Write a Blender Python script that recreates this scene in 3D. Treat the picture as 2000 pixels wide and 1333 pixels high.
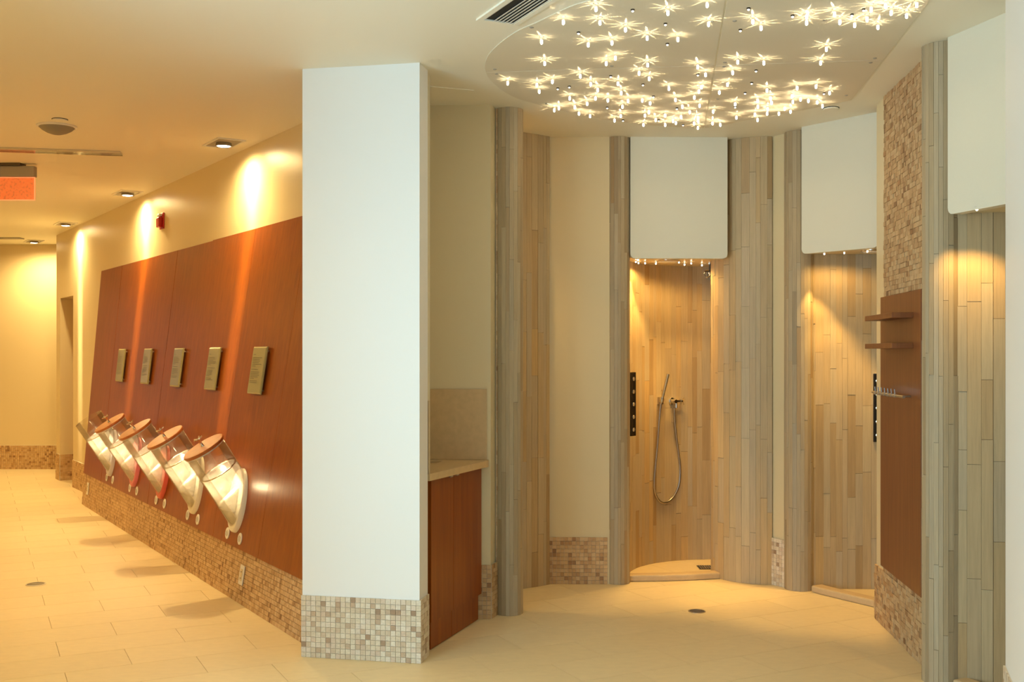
import bpy, math, random
from mathutils import Vector, Matrix
PI = math.pi
scene = bpy.context.scene
COL = scene.collection
for o in list(bpy.data.objects):
    bpy.data.objects.remove(o)

# ------------------------------------------------------------------ camera
FPX, CXP, CYP, HEYE, HC = 2100.0, 1000.0, 690.0, 1.498, 2.90
cam_d = bpy.data.cameras.new('camera')
cam_d.sensor_width = 36.0
cam_d.lens = 36.0 * FPX / 2000.0
cam_d.shift_y = (CYP - 666.5) / 2000.0
cam_d.clip_start = 0.05
cam = bpy.data.objects.new('camera', cam_d)
COL.objects.link(cam)
cam.location = (0, 0, HEYE)
cam.rotation_euler = (PI / 2, 0, 0)
scene.camera = cam
scene.view_settings.view_transform = 'Standard'
scene.view_settings.look = 'None'
scene.view_settings.gamma = 1.0
scene.view_settings.use_curve_mapping = False
scene.view_settings.exposure = 0.10

# ------------------------------------------------------------------ world + daylight from the glazed side behind the camera
world = bpy.data.worlds.new('world')
scene.world = world
world.use_nodes = True
bg = world.node_tree.nodes['Background']
bg.inputs[0].default_value = (0.72, 0.90, 1.0, 1)
bg.inputs[1].default_value = 0.55

WARM = (1.0, 0.72, 0.31)
WARM2 = (1.0, 0.78, 0.40)


def add_light(name, kind, loc, energy, color, parent=None, **kw):
    d = bpy.data.lights.new(name, kind)
    d.energy = energy
    d.color = color
    for k, v in kw.items():
        setattr(d, k, v)
    o = bpy.data.objects.new(name, d)
    COL.objects.link(o)
    o.location = loc
    o.parent = parent
    return o


day = add_light('window_daylight', 'AREA', (-3.1, 1.2, 1.30), 165.0, (0.60, 0.86, 1.0),
                shape='RECTANGLE', size=2.6, size_y=2.1)
day.rotation_euler = Vector((0.70, 0.72, 0.0)).to_track_quat('-Z', 'Z').to_euler()   # a tall window left of the camera

# ------------------------------------------------------------------ materials


def nodes_of(m):
    m.use_nodes = True
    nt = m.node_tree
    return nt, nt.nodes, nt.links, nt.nodes['Principled BSDF']


def srgb(r, g, b):
    def c(v):
        v /= 255.0
        return v / 12.92 if v <= 0.04045 else ((v + 0.055) / 1.055) ** 2.4
    return (c(r), c(g), c(b), 1)


def mat_plain(name, col, rough=0.5, metal=0.0, bump=0.0, bscale=200.0, vary=0.0, spec=0.5):
    m = bpy.data.materials.new(name)
    nt, N, L, P = nodes_of(m)
    P.inputs['Base Color'].default_value = col
    P.inputs['Roughness'].default_value = rough
    P.inputs['Metallic'].default_value = metal
    P.inputs['Specular IOR Level'].default_value = spec
    if bump or vary:
        tc = N.new('ShaderNodeTexCoord')
        nz = N.new('ShaderNodeTexNoise')
        nz.inputs['Scale'].default_value = bscale
        nz.inputs['Detail'].default_value = 3
        L.new(tc.outputs['Object'], nz.inputs['Vector'])
        if bump:
            b = N.new('ShaderNodeBump')
            b.inputs['Strength'].default_value = bump
            b.inputs['Distance'].default_value = 0.002
            L.new(nz.outputs['Fac'], b.inputs['Height'])
            L.new(b.outputs['Normal'], P.inputs['Normal'])
        if vary:
            mx = N.new('ShaderNodeMix')
            mx.data_type = 'RGBA'
            mx.inputs[6].default_value = tuple(c * (1 - vary) for c in col[:3]) + (1,)
            mx.inputs[7].default_value = tuple(min(1, c * (1 + vary)) for c in col[:3]) + (1,)
            L.new(nz.outputs['Fac'], mx.inputs[0])
            L.new(mx.outputs[2], P.inputs['Base Color'])
    return m


def mat_emit(name, col, strength):
    m = bpy.data.materials.new(name)
    nt, N, L, P = nodes_of(m)
    P.inputs['Base Color'].default_value = (0.9, 0.9, 0.9, 1)
    P.inputs['Emission Color'].default_value = col
    P.inputs['Emission Strength'].default_value = strength
    P.inputs['Roughness'].default_value = 0.2
    return m


def piece_random(N, L):
    """a random number that differs per object and per loose piece"""
    oi = N.new('ShaderNodeObjectInfo')
    ge = N.new('ShaderNodeNewGeometry')
    ad = N.new('ShaderNodeMath')
    ad.operation = 'ADD'
    L.new(oi.outputs['Random'], ad.inputs[0])
    L.new(ge.outputs['Random Per Island'], ad.inputs[1])
    fr = N.new('ShaderNodeMath')
    fr.operation = 'FRACT'
    L.new(ad.outputs[0], fr.inputs[0])
    return fr.outputs[0]


def mat_pieces(name, stops, rough, grain_scale, grain_amt, bump, spec=0.4):
    """stone pieces: each its own tone, with a grain along the piece"""
    m = bpy.data.materials.new(name)
    nt, N, L, P = nodes_of(m)
    rnd = piece_random(N, L)
    ramp = N.new('ShaderNodeValToRGB')
    ramp.color_ramp.interpolation = 'LINEAR'
    els = ramp.color_ramp.elements
    while len(els) < len(stops):
        els.new(0.5)
    for e, (p, c) in zip(els, stops):
        e.position = p
        e.color = c
    L.new(rnd, ramp.inputs[0])
    ge = N.new('ShaderNodeNewGeometry')
    mp = N.new('ShaderNodeMapping')
    mp.inputs['Scale'].default_value = grain_scale
    L.new(ge.outputs['Position'], mp.inputs['Vector'])
    nz = N.new('ShaderNodeTexNoise')
    nz.inputs['Scale'].default_value = 1.0
    nz.inputs['Detail'].default_value = 5
    nz.inputs['Roughness'].default_value = 0.65
    L.new(mp.outputs[0], nz.inputs['Vector'])
    mr = N.new('ShaderNodeMapRange')
    mr.inputs[1].default_value = 0.25
    mr.inputs[2].default_value = 0.75
    mr.inputs[3].default_value = 1 - grain_amt
    mr.inputs[4].default_value = 1 + grain_amt
    L.new(nz.outputs['Fac'], mr.inputs[0])
    mul = N.new('ShaderNodeVectorMath')
    mul.operation = 'SCALE'
    L.new(ramp.outputs[0], mul.inputs[0])
    L.new(mr.outputs[0], mul.inputs['Scale'])
    L.new(mul.outputs[0], P.inputs['Base Color'])
    P.inputs['Roughness'].default_value = rough
    P.inputs['Specular IOR Level'].default_value = spec
    b = N.new('ShaderNodeBump')
    b.inputs['Strength'].default_value = bump
    b.inputs['Distance'].default_value = 0.002
    L.new(nz.outputs['Fac'], b.inputs['Height'])
    L.new(b.outputs['Normal'], P.inputs['Normal'])
    return m


def mat_wood(name, dark, light, rough=0.35, scale=(60, 60, 3), coat=0.0, spec=0.5):
    m = bpy.data.materials.new(name)
    nt, N, L, P = nodes_of(m)
    ge = N.new('ShaderNodeNewGeometry')
    mp = N.new('ShaderNodeMapping')
    mp.inputs['Scale'].default_value = scale
    L.new(ge.outputs['Position'], mp.inputs['Vector'])
    nz = N.new('ShaderNodeTexNoise')
    nz.inputs['Scale'].default_value = 1.0
    nz.inputs['Detail'].default_value = 6
    nz.inputs['Roughness'].default_value = 0.6
    nz.inputs['Distortion'].default_value = 0.6
    L.new(mp.outputs[0], nz.inputs['Vector'])
    ramp = N.new('ShaderNodeValToRGB')
    ramp.color_ramp.elements[0].position = 0.3
    ramp.color_ramp.elements[1].position = 0.7
    ramp.color_ramp.elements[0].color = dark
    ramp.color_ramp.elements[1].color = light
    L.new(nz.outputs['Fac'], ramp.inputs[0])
    L.new(ramp.outputs[0], P.inputs['Base Color'])
    P.inputs['Roughness'].default_value = rough
    P.inputs['Coat Weight'].default_value = coat
    P.inputs['Specular IOR Level'].default_value = spec
    P.inputs['Coat Roughness'].default_value = 0.25
    return m


def mat_clear(name, tint=(1, 1, 1, 1), gloss=0.12, body=(0.9, 0.9, 0.85, 1), body_amt=0.0, rough=0.03):
    """thin clear acrylic: lets light straight through, reflects more at its edges"""
    m = bpy.data.materials.new(name)
    m.use_nodes = True
    nt = m.node_tree
    N, L = nt.nodes, nt.links
    N.clear()
    out = N.new('ShaderNodeOutputMaterial')
    tr = N.new('ShaderNodeBsdfTransparent')
    tr.inputs[0].default_value = tint
    gl = N.new('ShaderNodeBsdfGlossy')
    gl.inputs['Roughness'].default_value = rough
    lw = N.new('ShaderNodeLayerWeight')
    lw.inputs[0].default_value = 0.35
    mr = N.new('ShaderNodeMapRange')
    mr.inputs[3].default_value = 0.03
    mr.inputs[4].default_value = 0.03 + gloss * 5
    L.new(lw.outputs['Fresnel'], mr.inputs[0])
    mx = N.new('ShaderNodeMixShader')
    L.new(mr.outputs[0], mx.inputs[0])
    L.new(tr.outputs[0], mx.inputs[1])
    L.new(gl.outputs[0], mx.inputs[2])
    last = mx
    if body_amt:
        df = N.new('ShaderNodeBsdfDiffuse')
        df.inputs[0].default_value = body
        tl = N.new('ShaderNodeBsdfTranslucent')
        tl.inputs[0].default_value = body
        m2 = N.new('ShaderNodeMixShader')
        m2.inputs[0].default_value = 0.55
        L.new(df.outputs[0], m2.inputs[1])
        L.new(tl.outputs[0], m2.inputs[2])
        nz = N.new('ShaderNodeTexNoise')
        nz.inputs['Scale'].default_value = 22
        nz.inputs['Detail'].default_value = 4
        tc = N.new('ShaderNodeTexCoord')
        L.new(tc.outputs['Object'], nz.inputs['Vector'])
        m3r = N.new('ShaderNodeMapRange')
        m3r.inputs[1].default_value = 0.3
        m3r.inputs[2].default_value = 0.7
        m3r.inputs[3].default_value = body_amt * 0.55
        m3r.inputs[4].default_value = min(1, body_amt * 1.45)
        L.new(nz.outputs['Fac'], m3r.inputs[0])
        m3 = N.new('ShaderNodeMixShader')
        L.new(m3r.outputs[0], m3.inputs[0])
        L.new(mx.outputs[0], m3.inputs[1])
        L.new(m2.outputs[0], m3.inputs[2])
        last = m3
    L.new(last.outputs[0], out.inputs[0])
    return m


M = {}
M['paint'] = mat_plain('cream_paint', (0.74, 0.62, 0.38, 1), 0.36, bump=0.06, bscale=260)
M['white'] = mat_plain('white_paint', (0.86, 0.86, 0.83, 1), 0.45, bump=0.05, bscale=300)
M['ceil'] = mat_plain('ceiling_paint', (0.92, 0.88, 0.74, 1), 0.55, bump=0.04, bscale=200)
M['panelpaint'] = mat_plain('ceiling_panel_paint', (0.78, 0.71, 0.56, 1), 0.75, spec=0.15)
M['canvas'] = mat_plain('pale_canvas', (0.76, 0.73, 0.60, 1), 0.7, bump=0.35, bscale=500, vary=0.03)
M['grout'] = mat_plain('grout', (0.66, 0.59, 0.48, 1), 0.9)
M['plankback'] = mat_plain('joint_stone', (0.40, 0.32, 0.21, 1), 0.9)
M['floorback'] = mat_plain('floor_joint', (0.46, 0.37, 0.23, 1), 0.9)
M['wood'] = mat_wood('cherry_wood', srgb(124, 56, 4), srgb(150, 75, 9), 0.32, (34, 34, 1.6), spec=0.32)
M['wood_flat'] = mat_wood('brown_veneer', srgb(116, 66, 32), srgb(136, 82, 42), 0.45, (50, 50, 2.0))
M['lidwood'] = mat_wood('lid_wood', srgb(158, 82, 34), srgb(190, 112, 52), 0.35, (8, 60, 60), coat=0.3)
M['stone'] = mat_plain('counter_limestone', srgb(206, 176, 128), 0.35, bump=0.05, bscale=30, vary=0.14)
M['curbstone'] = mat_plain('curb_limestone', srgb(205, 178, 136), 0.5, bump=0.1, bscale=60, vary=0.08)
M['chrome'] = mat_plain('polished_metal', (0.72, 0.70, 0.66, 1), 0.14, 1.0)
M['brushed'] = mat_plain('brushed_metal', (0.52, 0.47, 0.41, 1), 0.3, 1.0)
M['darkmetal'] = mat_plain('dark_metal', (0.10, 0.085, 0.07, 1), 0.35, 0.8)
M['black'] = mat_plain('black_glass', (0.015, 0.013, 0.012, 1), 0.12)
M['slot'] = mat_plain('dark_slot', (0.02, 0.018, 0.015, 1), 0.8)
M['whiteplastic'] = mat_plain('white_plastic', (0.80, 0.78, 0.72, 1), 0.35)
M['greyplastic'] = mat_plain('grey_plastic', (0.36, 0.33, 0.28, 1), 0.5)
M['mesh'] = mat_plain('speaker_mesh', (0.30, 0.27, 0.21, 1), 0.7, bump=0.4, bscale=900)
M['red'] = mat_plain('red_plastic', (0.50, 0.012, 0.010, 1), 0.3)
M['plaque'] = mat_plain('tinted_plaque_glass', (0.33, 0.30, 0.145, 1), 0.22, spec=0.5)
M['print'] = mat_plain('plaque_print', (0.10, 0.085, 0.035, 1), 0.6)
M['acrylic'] = mat_clear('clear_acrylic', (0.97, 0.96, 0.93, 1), 0.12)
M['liner'] = mat_clear('frosted_liner', (0.95, 0.94, 0.9, 1), 0.04, (0.92, 0.88, 0.80, 1), 0.20, 0.2)
M['lamp'] = mat_emit('lamp_glow', (1.0, 0.86, 0.62, 1), 28)
M['crystal'] = mat_emit('crystal_glow', (1.0, 0.88, 0.64, 1), 18)
M['crystal'].cycles.emission_sampling = 'NONE'
M['signred'] = mat_emit('sign_red_glow', (1.0, 0.07, 0.015, 1), 1.0)
M['door'] = mat_wood('door_wood', srgb(120, 62, 26), srgb(150, 84, 36), 0.4)
M['plank'] = mat_pieces('stone_plank', [(0.0, srgb(172, 144, 102)), (0.12, srgb(192, 166, 124)), (0.45, srgb(186, 166, 132)),
                        (0.65, srgb(198, 176, 136)), (0.85, srgb(186, 170, 142)), (1.0, srgb(200, 168, 116))],
                        0.5, (90, 90, 4), 0.13, 0.25)
M['strip'] = mat_pieces('stone_strip', [(0.0, srgb(162, 142, 110)), (0.3, srgb(182, 162, 128)), (0.6, srgb(172, 156, 128)),
                        (0.85, srgb(186, 170, 140)), (1.0, srgb(168, 142, 104))], 0.6, (140, 140, 5), 0.14, 0.3)
M['mosaic'] = mat_pieces('travertine_mosaic', [(0.0, srgb(160, 132, 104)), (0.06, srgb(186, 160, 132)), (0.2, srgb(208, 188, 160)),
                         (0.55, srgb(220, 206, 180)), (0.8, srgb(226, 214, 194)), (1.0, srgb(210, 186, 160))],
                         0.55, (70, 70, 160), 0.16, 0.3)
M['mosaic_warm_dim'] = mat_pieces('warm_dim_mosaic', [(0.0, srgb(146, 108, 70)), (0.08, srgb(180, 142, 98)), (0.3, srgb(198, 162, 116)),  # same tile as the pale mosaic, warm dim light put into its colour
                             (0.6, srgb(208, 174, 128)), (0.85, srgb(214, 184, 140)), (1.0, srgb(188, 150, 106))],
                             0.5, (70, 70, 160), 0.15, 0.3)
M['split'] = mat_pieces('split_mosaic', [(0.0, srgb(146, 108, 70)), (0.10, srgb(182, 146, 104)), (0.5, srgb(198, 164, 120)),
                        (0.8, srgb(206, 178, 136)), (1.0, srgb(176, 134, 90))], 0.7, (120, 120, 120), 0.2, 0.9)
M['tile'] = mat_pieces('limestone_floor', [(0.0, srgb(230, 208, 162)), (0.5, srgb(236, 214, 168)), (1.0, srgb(233, 211, 165))],
                       0.42, (14, 30, 14), 0.05, 0.08)

# ------------------------------------------------------------------ mesh helpers


class MB:
    def __init__(s):
        s.v, s.f = [], []

    def add(s, vs, fs):
        b = len(s.v)
        s.v += [tuple(v) for v in vs]
        s.f += [tuple(b + i for i in f) for f in fs]

    def hexa(s, a, b):
        """a: four corners of one side, b: the matching four of the other"""
        s.add(list(a) + list(b), [(3, 2, 1, 0), (4, 5, 6, 7), (0, 1, 5, 4), (1, 2, 6, 5), (2, 3, 7, 6), (3, 0, 4, 7)])

    def box(s, c, sz, mat=None):
        x, y, z = (d / 2 for d in sz)
        vs = [Vector((i * x, j * y, k * z)) for k in (-1, 1) for i, j in ((-1, -1), (1, -1), (1, 1), (-1, 1))]
        if mat is not None:
            vs = [mat @ v for v in vs]
        vs = [v + Vector(c) for v in vs]
        s.hexa(vs[:4], vs[4:])

    def prism(s, poly, z0, z1):
        n = len(poly)
        vs = [(p[0], p[1], z0) for p in poly] + [(p[0], p[1], z1) for p in poly]
        fs = [tuple(range(n - 1, -1, -1)), tuple(range(n, 2 * n))]
        fs += [(i, (i + 1) % n, n + (i + 1) % n, n + i) for i in range(n)]
        s.add(vs, fs)

    def lathe(s, prof, base, axis, seg=24, cap=True):
        """prof: (radius, distance along axis)"""
        a = Vector(axis).normalized()
        t = Vector((0, 0, 1)) if abs(a.z) < 0.9 else Vector((1, 0, 0))
        e1 = a.cross(t).normalized()
        e2 = a.cross(e1)
        vs, fs = [], []
        for r, h in prof:
            for i in range(seg):
                q = 2 * PI * i / seg
                vs.append(Vector(base) + a * h + (e1 * math.cos(q) + e2 * math.sin(q)) * r)
        for k in range(len(prof) - 1):
            for i in range(seg):
                j = (i + 1) % seg
                fs.append((k * seg + i, k * seg + j, (k + 1) * seg + j, (k + 1) * seg + i))
        if cap:
            fs.append(tuple(range(seg - 1, -1, -1)))
            n = (len(prof) - 1) * seg
            fs.append(tuple(range(n, n + seg)))
        s.add(vs, fs)

    def tube(s, pts, r, seg=8):
        pts = [Vector(p) for p in pts]
        n = len(pts)
        vs, fs = [], []
        prev = None
        for k, p in enumerate(pts):
            d = (pts[min(k + 1, n - 1)] - pts[max(k - 1, 0)]).normalized()
            if prev is None:
                t = Vector((0, 0, 1)) if abs(d.z) < 0.9 else Vector((1, 0, 0))
                e1 = d.cross(t).normalized()
            else:
                e1 = (prev - d * prev.dot(d)).normalized()
            prev = e1
            e2 = d.cross(e1)
            rr = r[k] if isinstance(r, (list, tuple)) else r
            for i in range(seg):
                q = 2 * PI * i / seg
                vs.append(p + (e1 * math.cos(q) + e2 * math.sin(q)) * rr)
        for k in range(n - 1):
            for i in range(seg):
                j = (i + 1) % seg
                fs.append((k * seg + i, k * seg + j, (k + 1) * seg + j, (k + 1) * seg + i))
        fs.append(tuple(range(seg - 1, -1, -1)))
        fs.append(tuple(range((n - 1) * seg, n * seg)))
        s.add(vs, fs)

    def mesh(s, name, mat, origin=(0, 0, 0), smooth=False):
        me = bpy.data.meshes.new(name)
        o = Vector(origin)
        me.from_pydata([tuple(Vector(v) - o) for v in s.v], [], s.f)
        if smooth:
            me.polygons.foreach_set('use_smooth', [True] * len(me.polygons))
        me.materials.append(mat)
        me.update()
        return me

    def build(s, name, mat, parent=None, origin=None, smooth=False, bevel=0.0):
        """origin: world position of the object's own origin; a child is placed relative to its parent's world position"""
        pw = wpos(parent)
        og = Vector(origin) if origin is not None else pw
        o = bpy.data.objects.new(name, s.mesh(name, mat, og, smooth))
        COL.objects.link(o)
        o.parent = parent
        o.location = og - pw
        if bevel:
            b = o.modifiers.new('bevel', 'BEVEL')
            b.width = bevel
            b.segments = 2
            b.limit_method = 'ANGLE'
        if smooth:
            try:
                sm = o.modifiers.new('edges', 'EDGE_SPLIT')
                sm.split_angle = math.radians(40)
            except Exception:
                pass
        return o


def wpos(o):
    p = Vector((0, 0, 0))
    while o is not None:
        p += o.location
        o = o.parent
    return p


def tag(o, label=None, cat=None, group=None, kind=None):
    if label:
        o['label'] = label
    if cat:
        o['category'] = cat
    if group:
        o['group'] = group
    if kind:
        o['kind'] = kind
    return o


def empty(name, loc, label=None, cat=None, group=None):
    o = bpy.data.objects.new(name, None)
    COL.objects.link(o)
    o.location = loc
    o.empty_display_size = 0.05
    return tag(o, label, cat, group)


def struct(mb, name, mat, label, smooth=False):
    return tag(mb.build(name, mat, smooth=smooth), label, kind='structure')


def ray(px, py, Y):
    """the point at depth Y in front of the lens that photo pixel (px, py) shows"""
    return Vector(((px - CXP) / FPX * Y, Y, HEYE + (CYP - py) / FPX * Y))


def ceil_at(px, py, z=HC):
    Y = FPX * (z - HEYE) / (CYP - py)
    return Vector(((px - CXP) / FPX * Y, Y, z))


def floor_at(px, py):
    Y = FPX * HEYE / (py - CYP)
    return Vector(((px - CXP) / FPX * Y, Y, 0))


unit_mb = MB()
unit_mb.box((0, 0, 0), (1, 1, 1))


def unit_mesh(name, mat):
    return unit_mb.mesh(name, mat)


def place(me, name, parent, basis, size):
    """a copy of a unit block: basis is a 4x4 of centre and axes in world space"""
    o = bpy.data.objects.new(name, me)
    COL.objects.link(o)
    o.parent = parent
    mw = basis @ Matrix.Diagonal((size[0], size[1], size[2], 1))
    if parent is not None:
        mw = Matrix.Translation(-wpos(parent)) @ mw
    o.matrix_basis = mw
    return o


def frame(c, x, y, z):
    m = Matrix.Identity(4)
    for i, a in enumerate((x, y, z)):
        for j in range(3):
            m[j][i] = a[j]
    for j in range(3):
        m[j][3] = c[j]
    return m


def stuff_blocks(blocks, name, mat, parent):
    mb = MB()
    for m, s in blocks:
        cs = [m @ Vector((i * s[0] / 2, j * s[1] / 2, k * s[2] / 2)) for k in (-1, 1) for i, j in ((-1, -1), (1, -1), (1, 1), (-1, 1))]
        mb.hexa(cs[:4], cs[4:])
    o = mb.build(name, mat, parent)
    o['kind'] = 'stuff'
    return o


MESH_MOSAIC = unit_mesh('mosaic_tile', M['mosaic'])
MESH_WARM_DIM = unit_mesh('warm_dim_tile', M['mosaic_warm_dim'])
MESH_SPLIT = unit_mesh('split_tile', M['split'])
MESH_PLANK = unit_mesh('stone_plank', M['plank'])
MESH_STRIP = unit_mesh('stone_strip', M['strip'])
MESH_TILE = unit_mesh('floor_tile', M['tile'])


def mosaic(point, width, height, parent, seed, singles=300, near='start', sz=0.0254, thick=0.0045, rough=False, skip=None, tan=False):
    """point(s, h) -> (position, right, up, out) on the wall's face; tiles sit proud of it"""
    rng = random.Random(seed)
    me, mt = (MESH_SPLIT, M['split']) if rough else (MESH_MOSAIC, M['mosaic'])
    if tan:  # copy of the pale tile with warm dim light in its tones
        me, mt = MESH_WARM_DIM, M['mosaic_warm_dim']
    nc, nr = max(1, round(width / sz)), max(1, round(height / sz))
    sw, sh = width / nc, height / nr
    blocks = []
    for r in range(nr):
        c = 0
        while c < nc:
            n = 1
            if rough and c + 1 < nc and rng.random() < 0.35:
                n = 2
            s, h = (c + n / 2) * sw, (r + 0.5) * sh
            c += n
            if skip and skip(s, h):
                continue
            p, x, y, z = point(s, h)
            t = thick + rng.uniform(-1, 1) * (0.003 if rough else 0.0006)
            gap = 0.0012 if rough else 0.0018
            blocks.append((s, frame(p + z * (t / 2), x, y, z), (sw * n - gap, sh - gap, t)))
    blocks.sort(key=lambda b: b[0], reverse=(near == 'end'))
    for s, m, z in blocks[:singles]:
        place(me, 'tile', parent, m, z)
    if blocks[singles:]:
        stuff_blocks([(m, z) for s, m, z in blocks[singles:]], 'tile_field', mt, parent)


def line_face(p0, p1, out_left):
    """a vertical face over the plan line p0-p1; out_left: the face looks to the left of that direction"""
    d = Vector((p1[0] - p0[0], p1[1] - p0[1], 0))
    ln = d.length
    d.normalize()
    n = Vector((-d.y, d.x, 0)) if out_left else Vector((d.y, -d.x, 0))

    def point(s, h, z0=0.0):
        return Vector((p0[0], p0[1], z0)) + d * s + Vector((0, 0, h)), d, Vector((0, 0, 1)), n
    return point, ln


def resample(path, step):
    out = [Vector((p[0], p[1], 0)) for p in path]
    L = [0]
    for a, b in zip(out, out[1:]):
        L.append(L[-1] + (b - a).length)

    def at(s):
        for i in range(len(out) - 1):
            if s <= L[i + 1] or i == len(out) - 2:
                t = (s - L[i]) / (L[i + 1] - L[i])
                return out[i].lerp(out[i + 1], t)
    return at, L[-1]


def planks(path, z0, z1, parent, seed, wr=(0.03, 0.062), lr=(0.28, 0.85), left=True, thick=0.012, me=None, name='plank', flare=1.0):
    """upright stone planks side by side along a plan path, each a piece of its own"""
    rng = random.Random(seed)
    me = me or MESH_PLANK
    at, total = resample(path, 0.01)
    s = 0.0
    while s < total - 0.004:
        w = rng.uniform(*wr)
        if total - s - w < wr[0] * 0.6:
            w = total - s
        a, b = at(s), at(min(total, s + w))
        d = (b - a).normalized()
        n = Vector((-d.y, d.x, 0)) if left else Vector((d.y, -d.x, 0))
        s += w
        z = z0
        first = True
        while z < z1 - 0.001:
            l = rng.uniform(*lr) * (rng.uniform(0.3, 1) if first else 1)
            first = False
            if z1 - z - l < 0.12:
                l = z1 - z
            t = thick + rng.uniform(-0.0012, 0.0012)
            c = (a + b) / 2 + n * (t / 2) + Vector((0, 0, z + l / 2))
            place(me, name, parent, frame(c, d, n, Vector((0, 0, 1))), ((b - a).length * flare - 0.0010, t, l - 0.0016))
            z += l


def arc(cx, cy, r, a0, a1, n):
    return [(cx + r * math.cos(math.radians(a0 + (a1 - a0) * i / n)), cy + r * math.sin(math.radians(a0 + (a1 - a0) * i / n))) for i in range(n + 1)]


def wall_along(path, thick, left=True):
    """plan polygon of a wall whose visible face follows path; its body lies on the other side"""
    pts = [Vector((p[0], p[1])) for p in path]
    back = []
    for i, p in enumerate(pts):
        d = (pts[min(i + 1, len(pts) - 1)] - pts[max(i - 1, 0)]).normalized()
        n = Vector((-d.y, d.x)) if left else Vector((d.y, -d.x))
        back.append(p - n * thick)
    return [tuple(p) for p in pts], [tuple(p) for p in back]


def wall_strip(mb, path, thick, z0, z1, left=True):
    f, b = wall_along(path, thick, left)
    for i in range(len(f) - 1):
        q = [f[i], f[i + 1], b[i + 1], b[i]]
        mb.hexa([(x, y, z0) for x, y in q], [(x, y, z1) for x, y in q])


# ================================================================== the setting
# ---- floor: limestone tiles in running bond
mb = MB()
mb.box((-3.0, 6.5, -0.06), (14.0, 19.0, 0.10))
floor = struct(mb, 'floor', M['floorback'], 'beige limestone tiled floor')
UA = math.radians(26.7)
TU, TV = Vector((math.cos(UA), math.sin(UA), 0)), Vector((math.sin(UA), -math.cos(UA), 0))
J0 = floor_at(383, 1283)
far_tiles = []
for j in range(-40, 26):
    for i in range(-22, 22):
        c = J0 + TU * ((i + 0.5) * 0.6 + (0.3 if j % 2 else 0.0)) + TV * ((j + 0.5) * 0.3)
        if c.y < 3.0 or c.y > 14.2 or c.x > 3.3:
            continue
        px = CXP + FPX * c.x / c.y
        if px < -260 or px > 2300:
            continue
        m = frame(c + Vector((0, 0, -0.005)), TU, -TV, Vector((0, 0, 1)))
        wall_x = 3.063 - 0.663 * c.y
        hidden = c.x > wall_x + 0.5 and (c.y > 8.3 or (c.y > 7.4 and c.x < 0.5))
        if hidden:
            continue
        if c.y > 10.5:
            far_tiles.append((m, (0.5980, 0.2980, 0.01)))
        else:
            place(MESH_TILE, 'floor_tile', floor, m, (0.5980, 0.2980, 0.01))
stuff_blocks(far_tiles, 'far_tiles', M['tile'], floor)

# ---- ceiling
mb = MB()
mb.box((-3.0, 6.5, HC + 0.05), (14.0, 19.0, 0.10))
struct(mb, 'ceiling', M['ceil'], 'smooth cream plaster ceiling')

# ---- outer shell behind everything the photo shows
mb = MB()
mb.box((3.6, 6.5, 1.45), (0.1, 19.0, 2.9))
struct(mb, 'wall_outer', M['paint'], 'outer wall beyond the shower cubicles')
mb = MB()
mb.box((-3.0, 15.4, 1.45), (13.2, 0.1, 2.9))
struct(mb, 'wall_rear', M['paint'], 'rear wall beyond the corridor end')
mb = MB()
a, b = Vector((-2.1, 3.1, 0)), Vector((-9.6, 14.4, 0))
d = (b - a).normalized()
n = Vector((-d.y, d.x, 0))
mb.prism([a.xy, b.xy, (b + n * 0.12).xy, (a + n * 0.12).xy], 0, HC)
struct(mb, 'wall_left', M['paint'], 'cream wall on the open side of the corridor')
mb = MB()
mb.box((-8.8, 5.0, 1.45), (0.1, 15.0, 2.9))
struct(mb, 'wall_outer_left', M['paint'], 'outer wall on the left')

# ---- corridor wall (cream), with a door recess near its far end
WX = lambda y: 3.063 - 0.663 * y
wd = Vector((-0.663, 1, 0)).normalized()      # along the corridor, away from the camera
wn = Vector((-wd.y, wd.x, 0))                 # out into the corridor
wp = lambda y, off=0.0: Vector((WX(y), y, 0)) + wn * off
mb = MB()


def wall_piece(y0, y1, z0, z1, t=0.10, front=0.0):
    p, q = wp(y0, front), wp(y1, front)
    b0, b1 = p - wn * t, q - wn * t
    mb.hexa([(v.x, v.y, z0) for v in (p, q, b1, b0)], [(v.x, v.y, z1) for v in (p, q, b1, b0)])


wall_piece(5.37, 12.02, 0, HC)
wall_piece(12.02, 12.62, 2.14, HC, 0.3)
wall_piece(12.62, 12.80, 0, HC, 0.3)
struct(mb, 'wall_corridor', M['paint'], 'long cream corridor wall behind the wooden panelling')
mb = MB()
mb.box((-5.9, 13.97, 1.45), (4.6, 0.2, 2.9))
struct(mb, 'wall_corridor_end', M['paint'], 'brightly lit cream wall closing the corridor')
fp, ln = line_face((-8.0, 13.87), (-4.6, 13.87), False)
wb = tag(MB().build('baseboard_corridor_end', M['grout']), 'tan mosaic base along the wall closing the corridor', kind='structure')
mb = MB()
mb.box((-6.3, 13.864, 0.1525), (3.4, 0.012, 0.305))
wb.data = mb.mesh('baseboard_corridor_end', M['grout'])
mosaic(lambda s, h: (fp(s, h)[0] + Vector((0, -0.012, 0)),) + fp(s, h)[1:], ln, 0.305, wb, 5, singles=0, tan=True)
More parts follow.
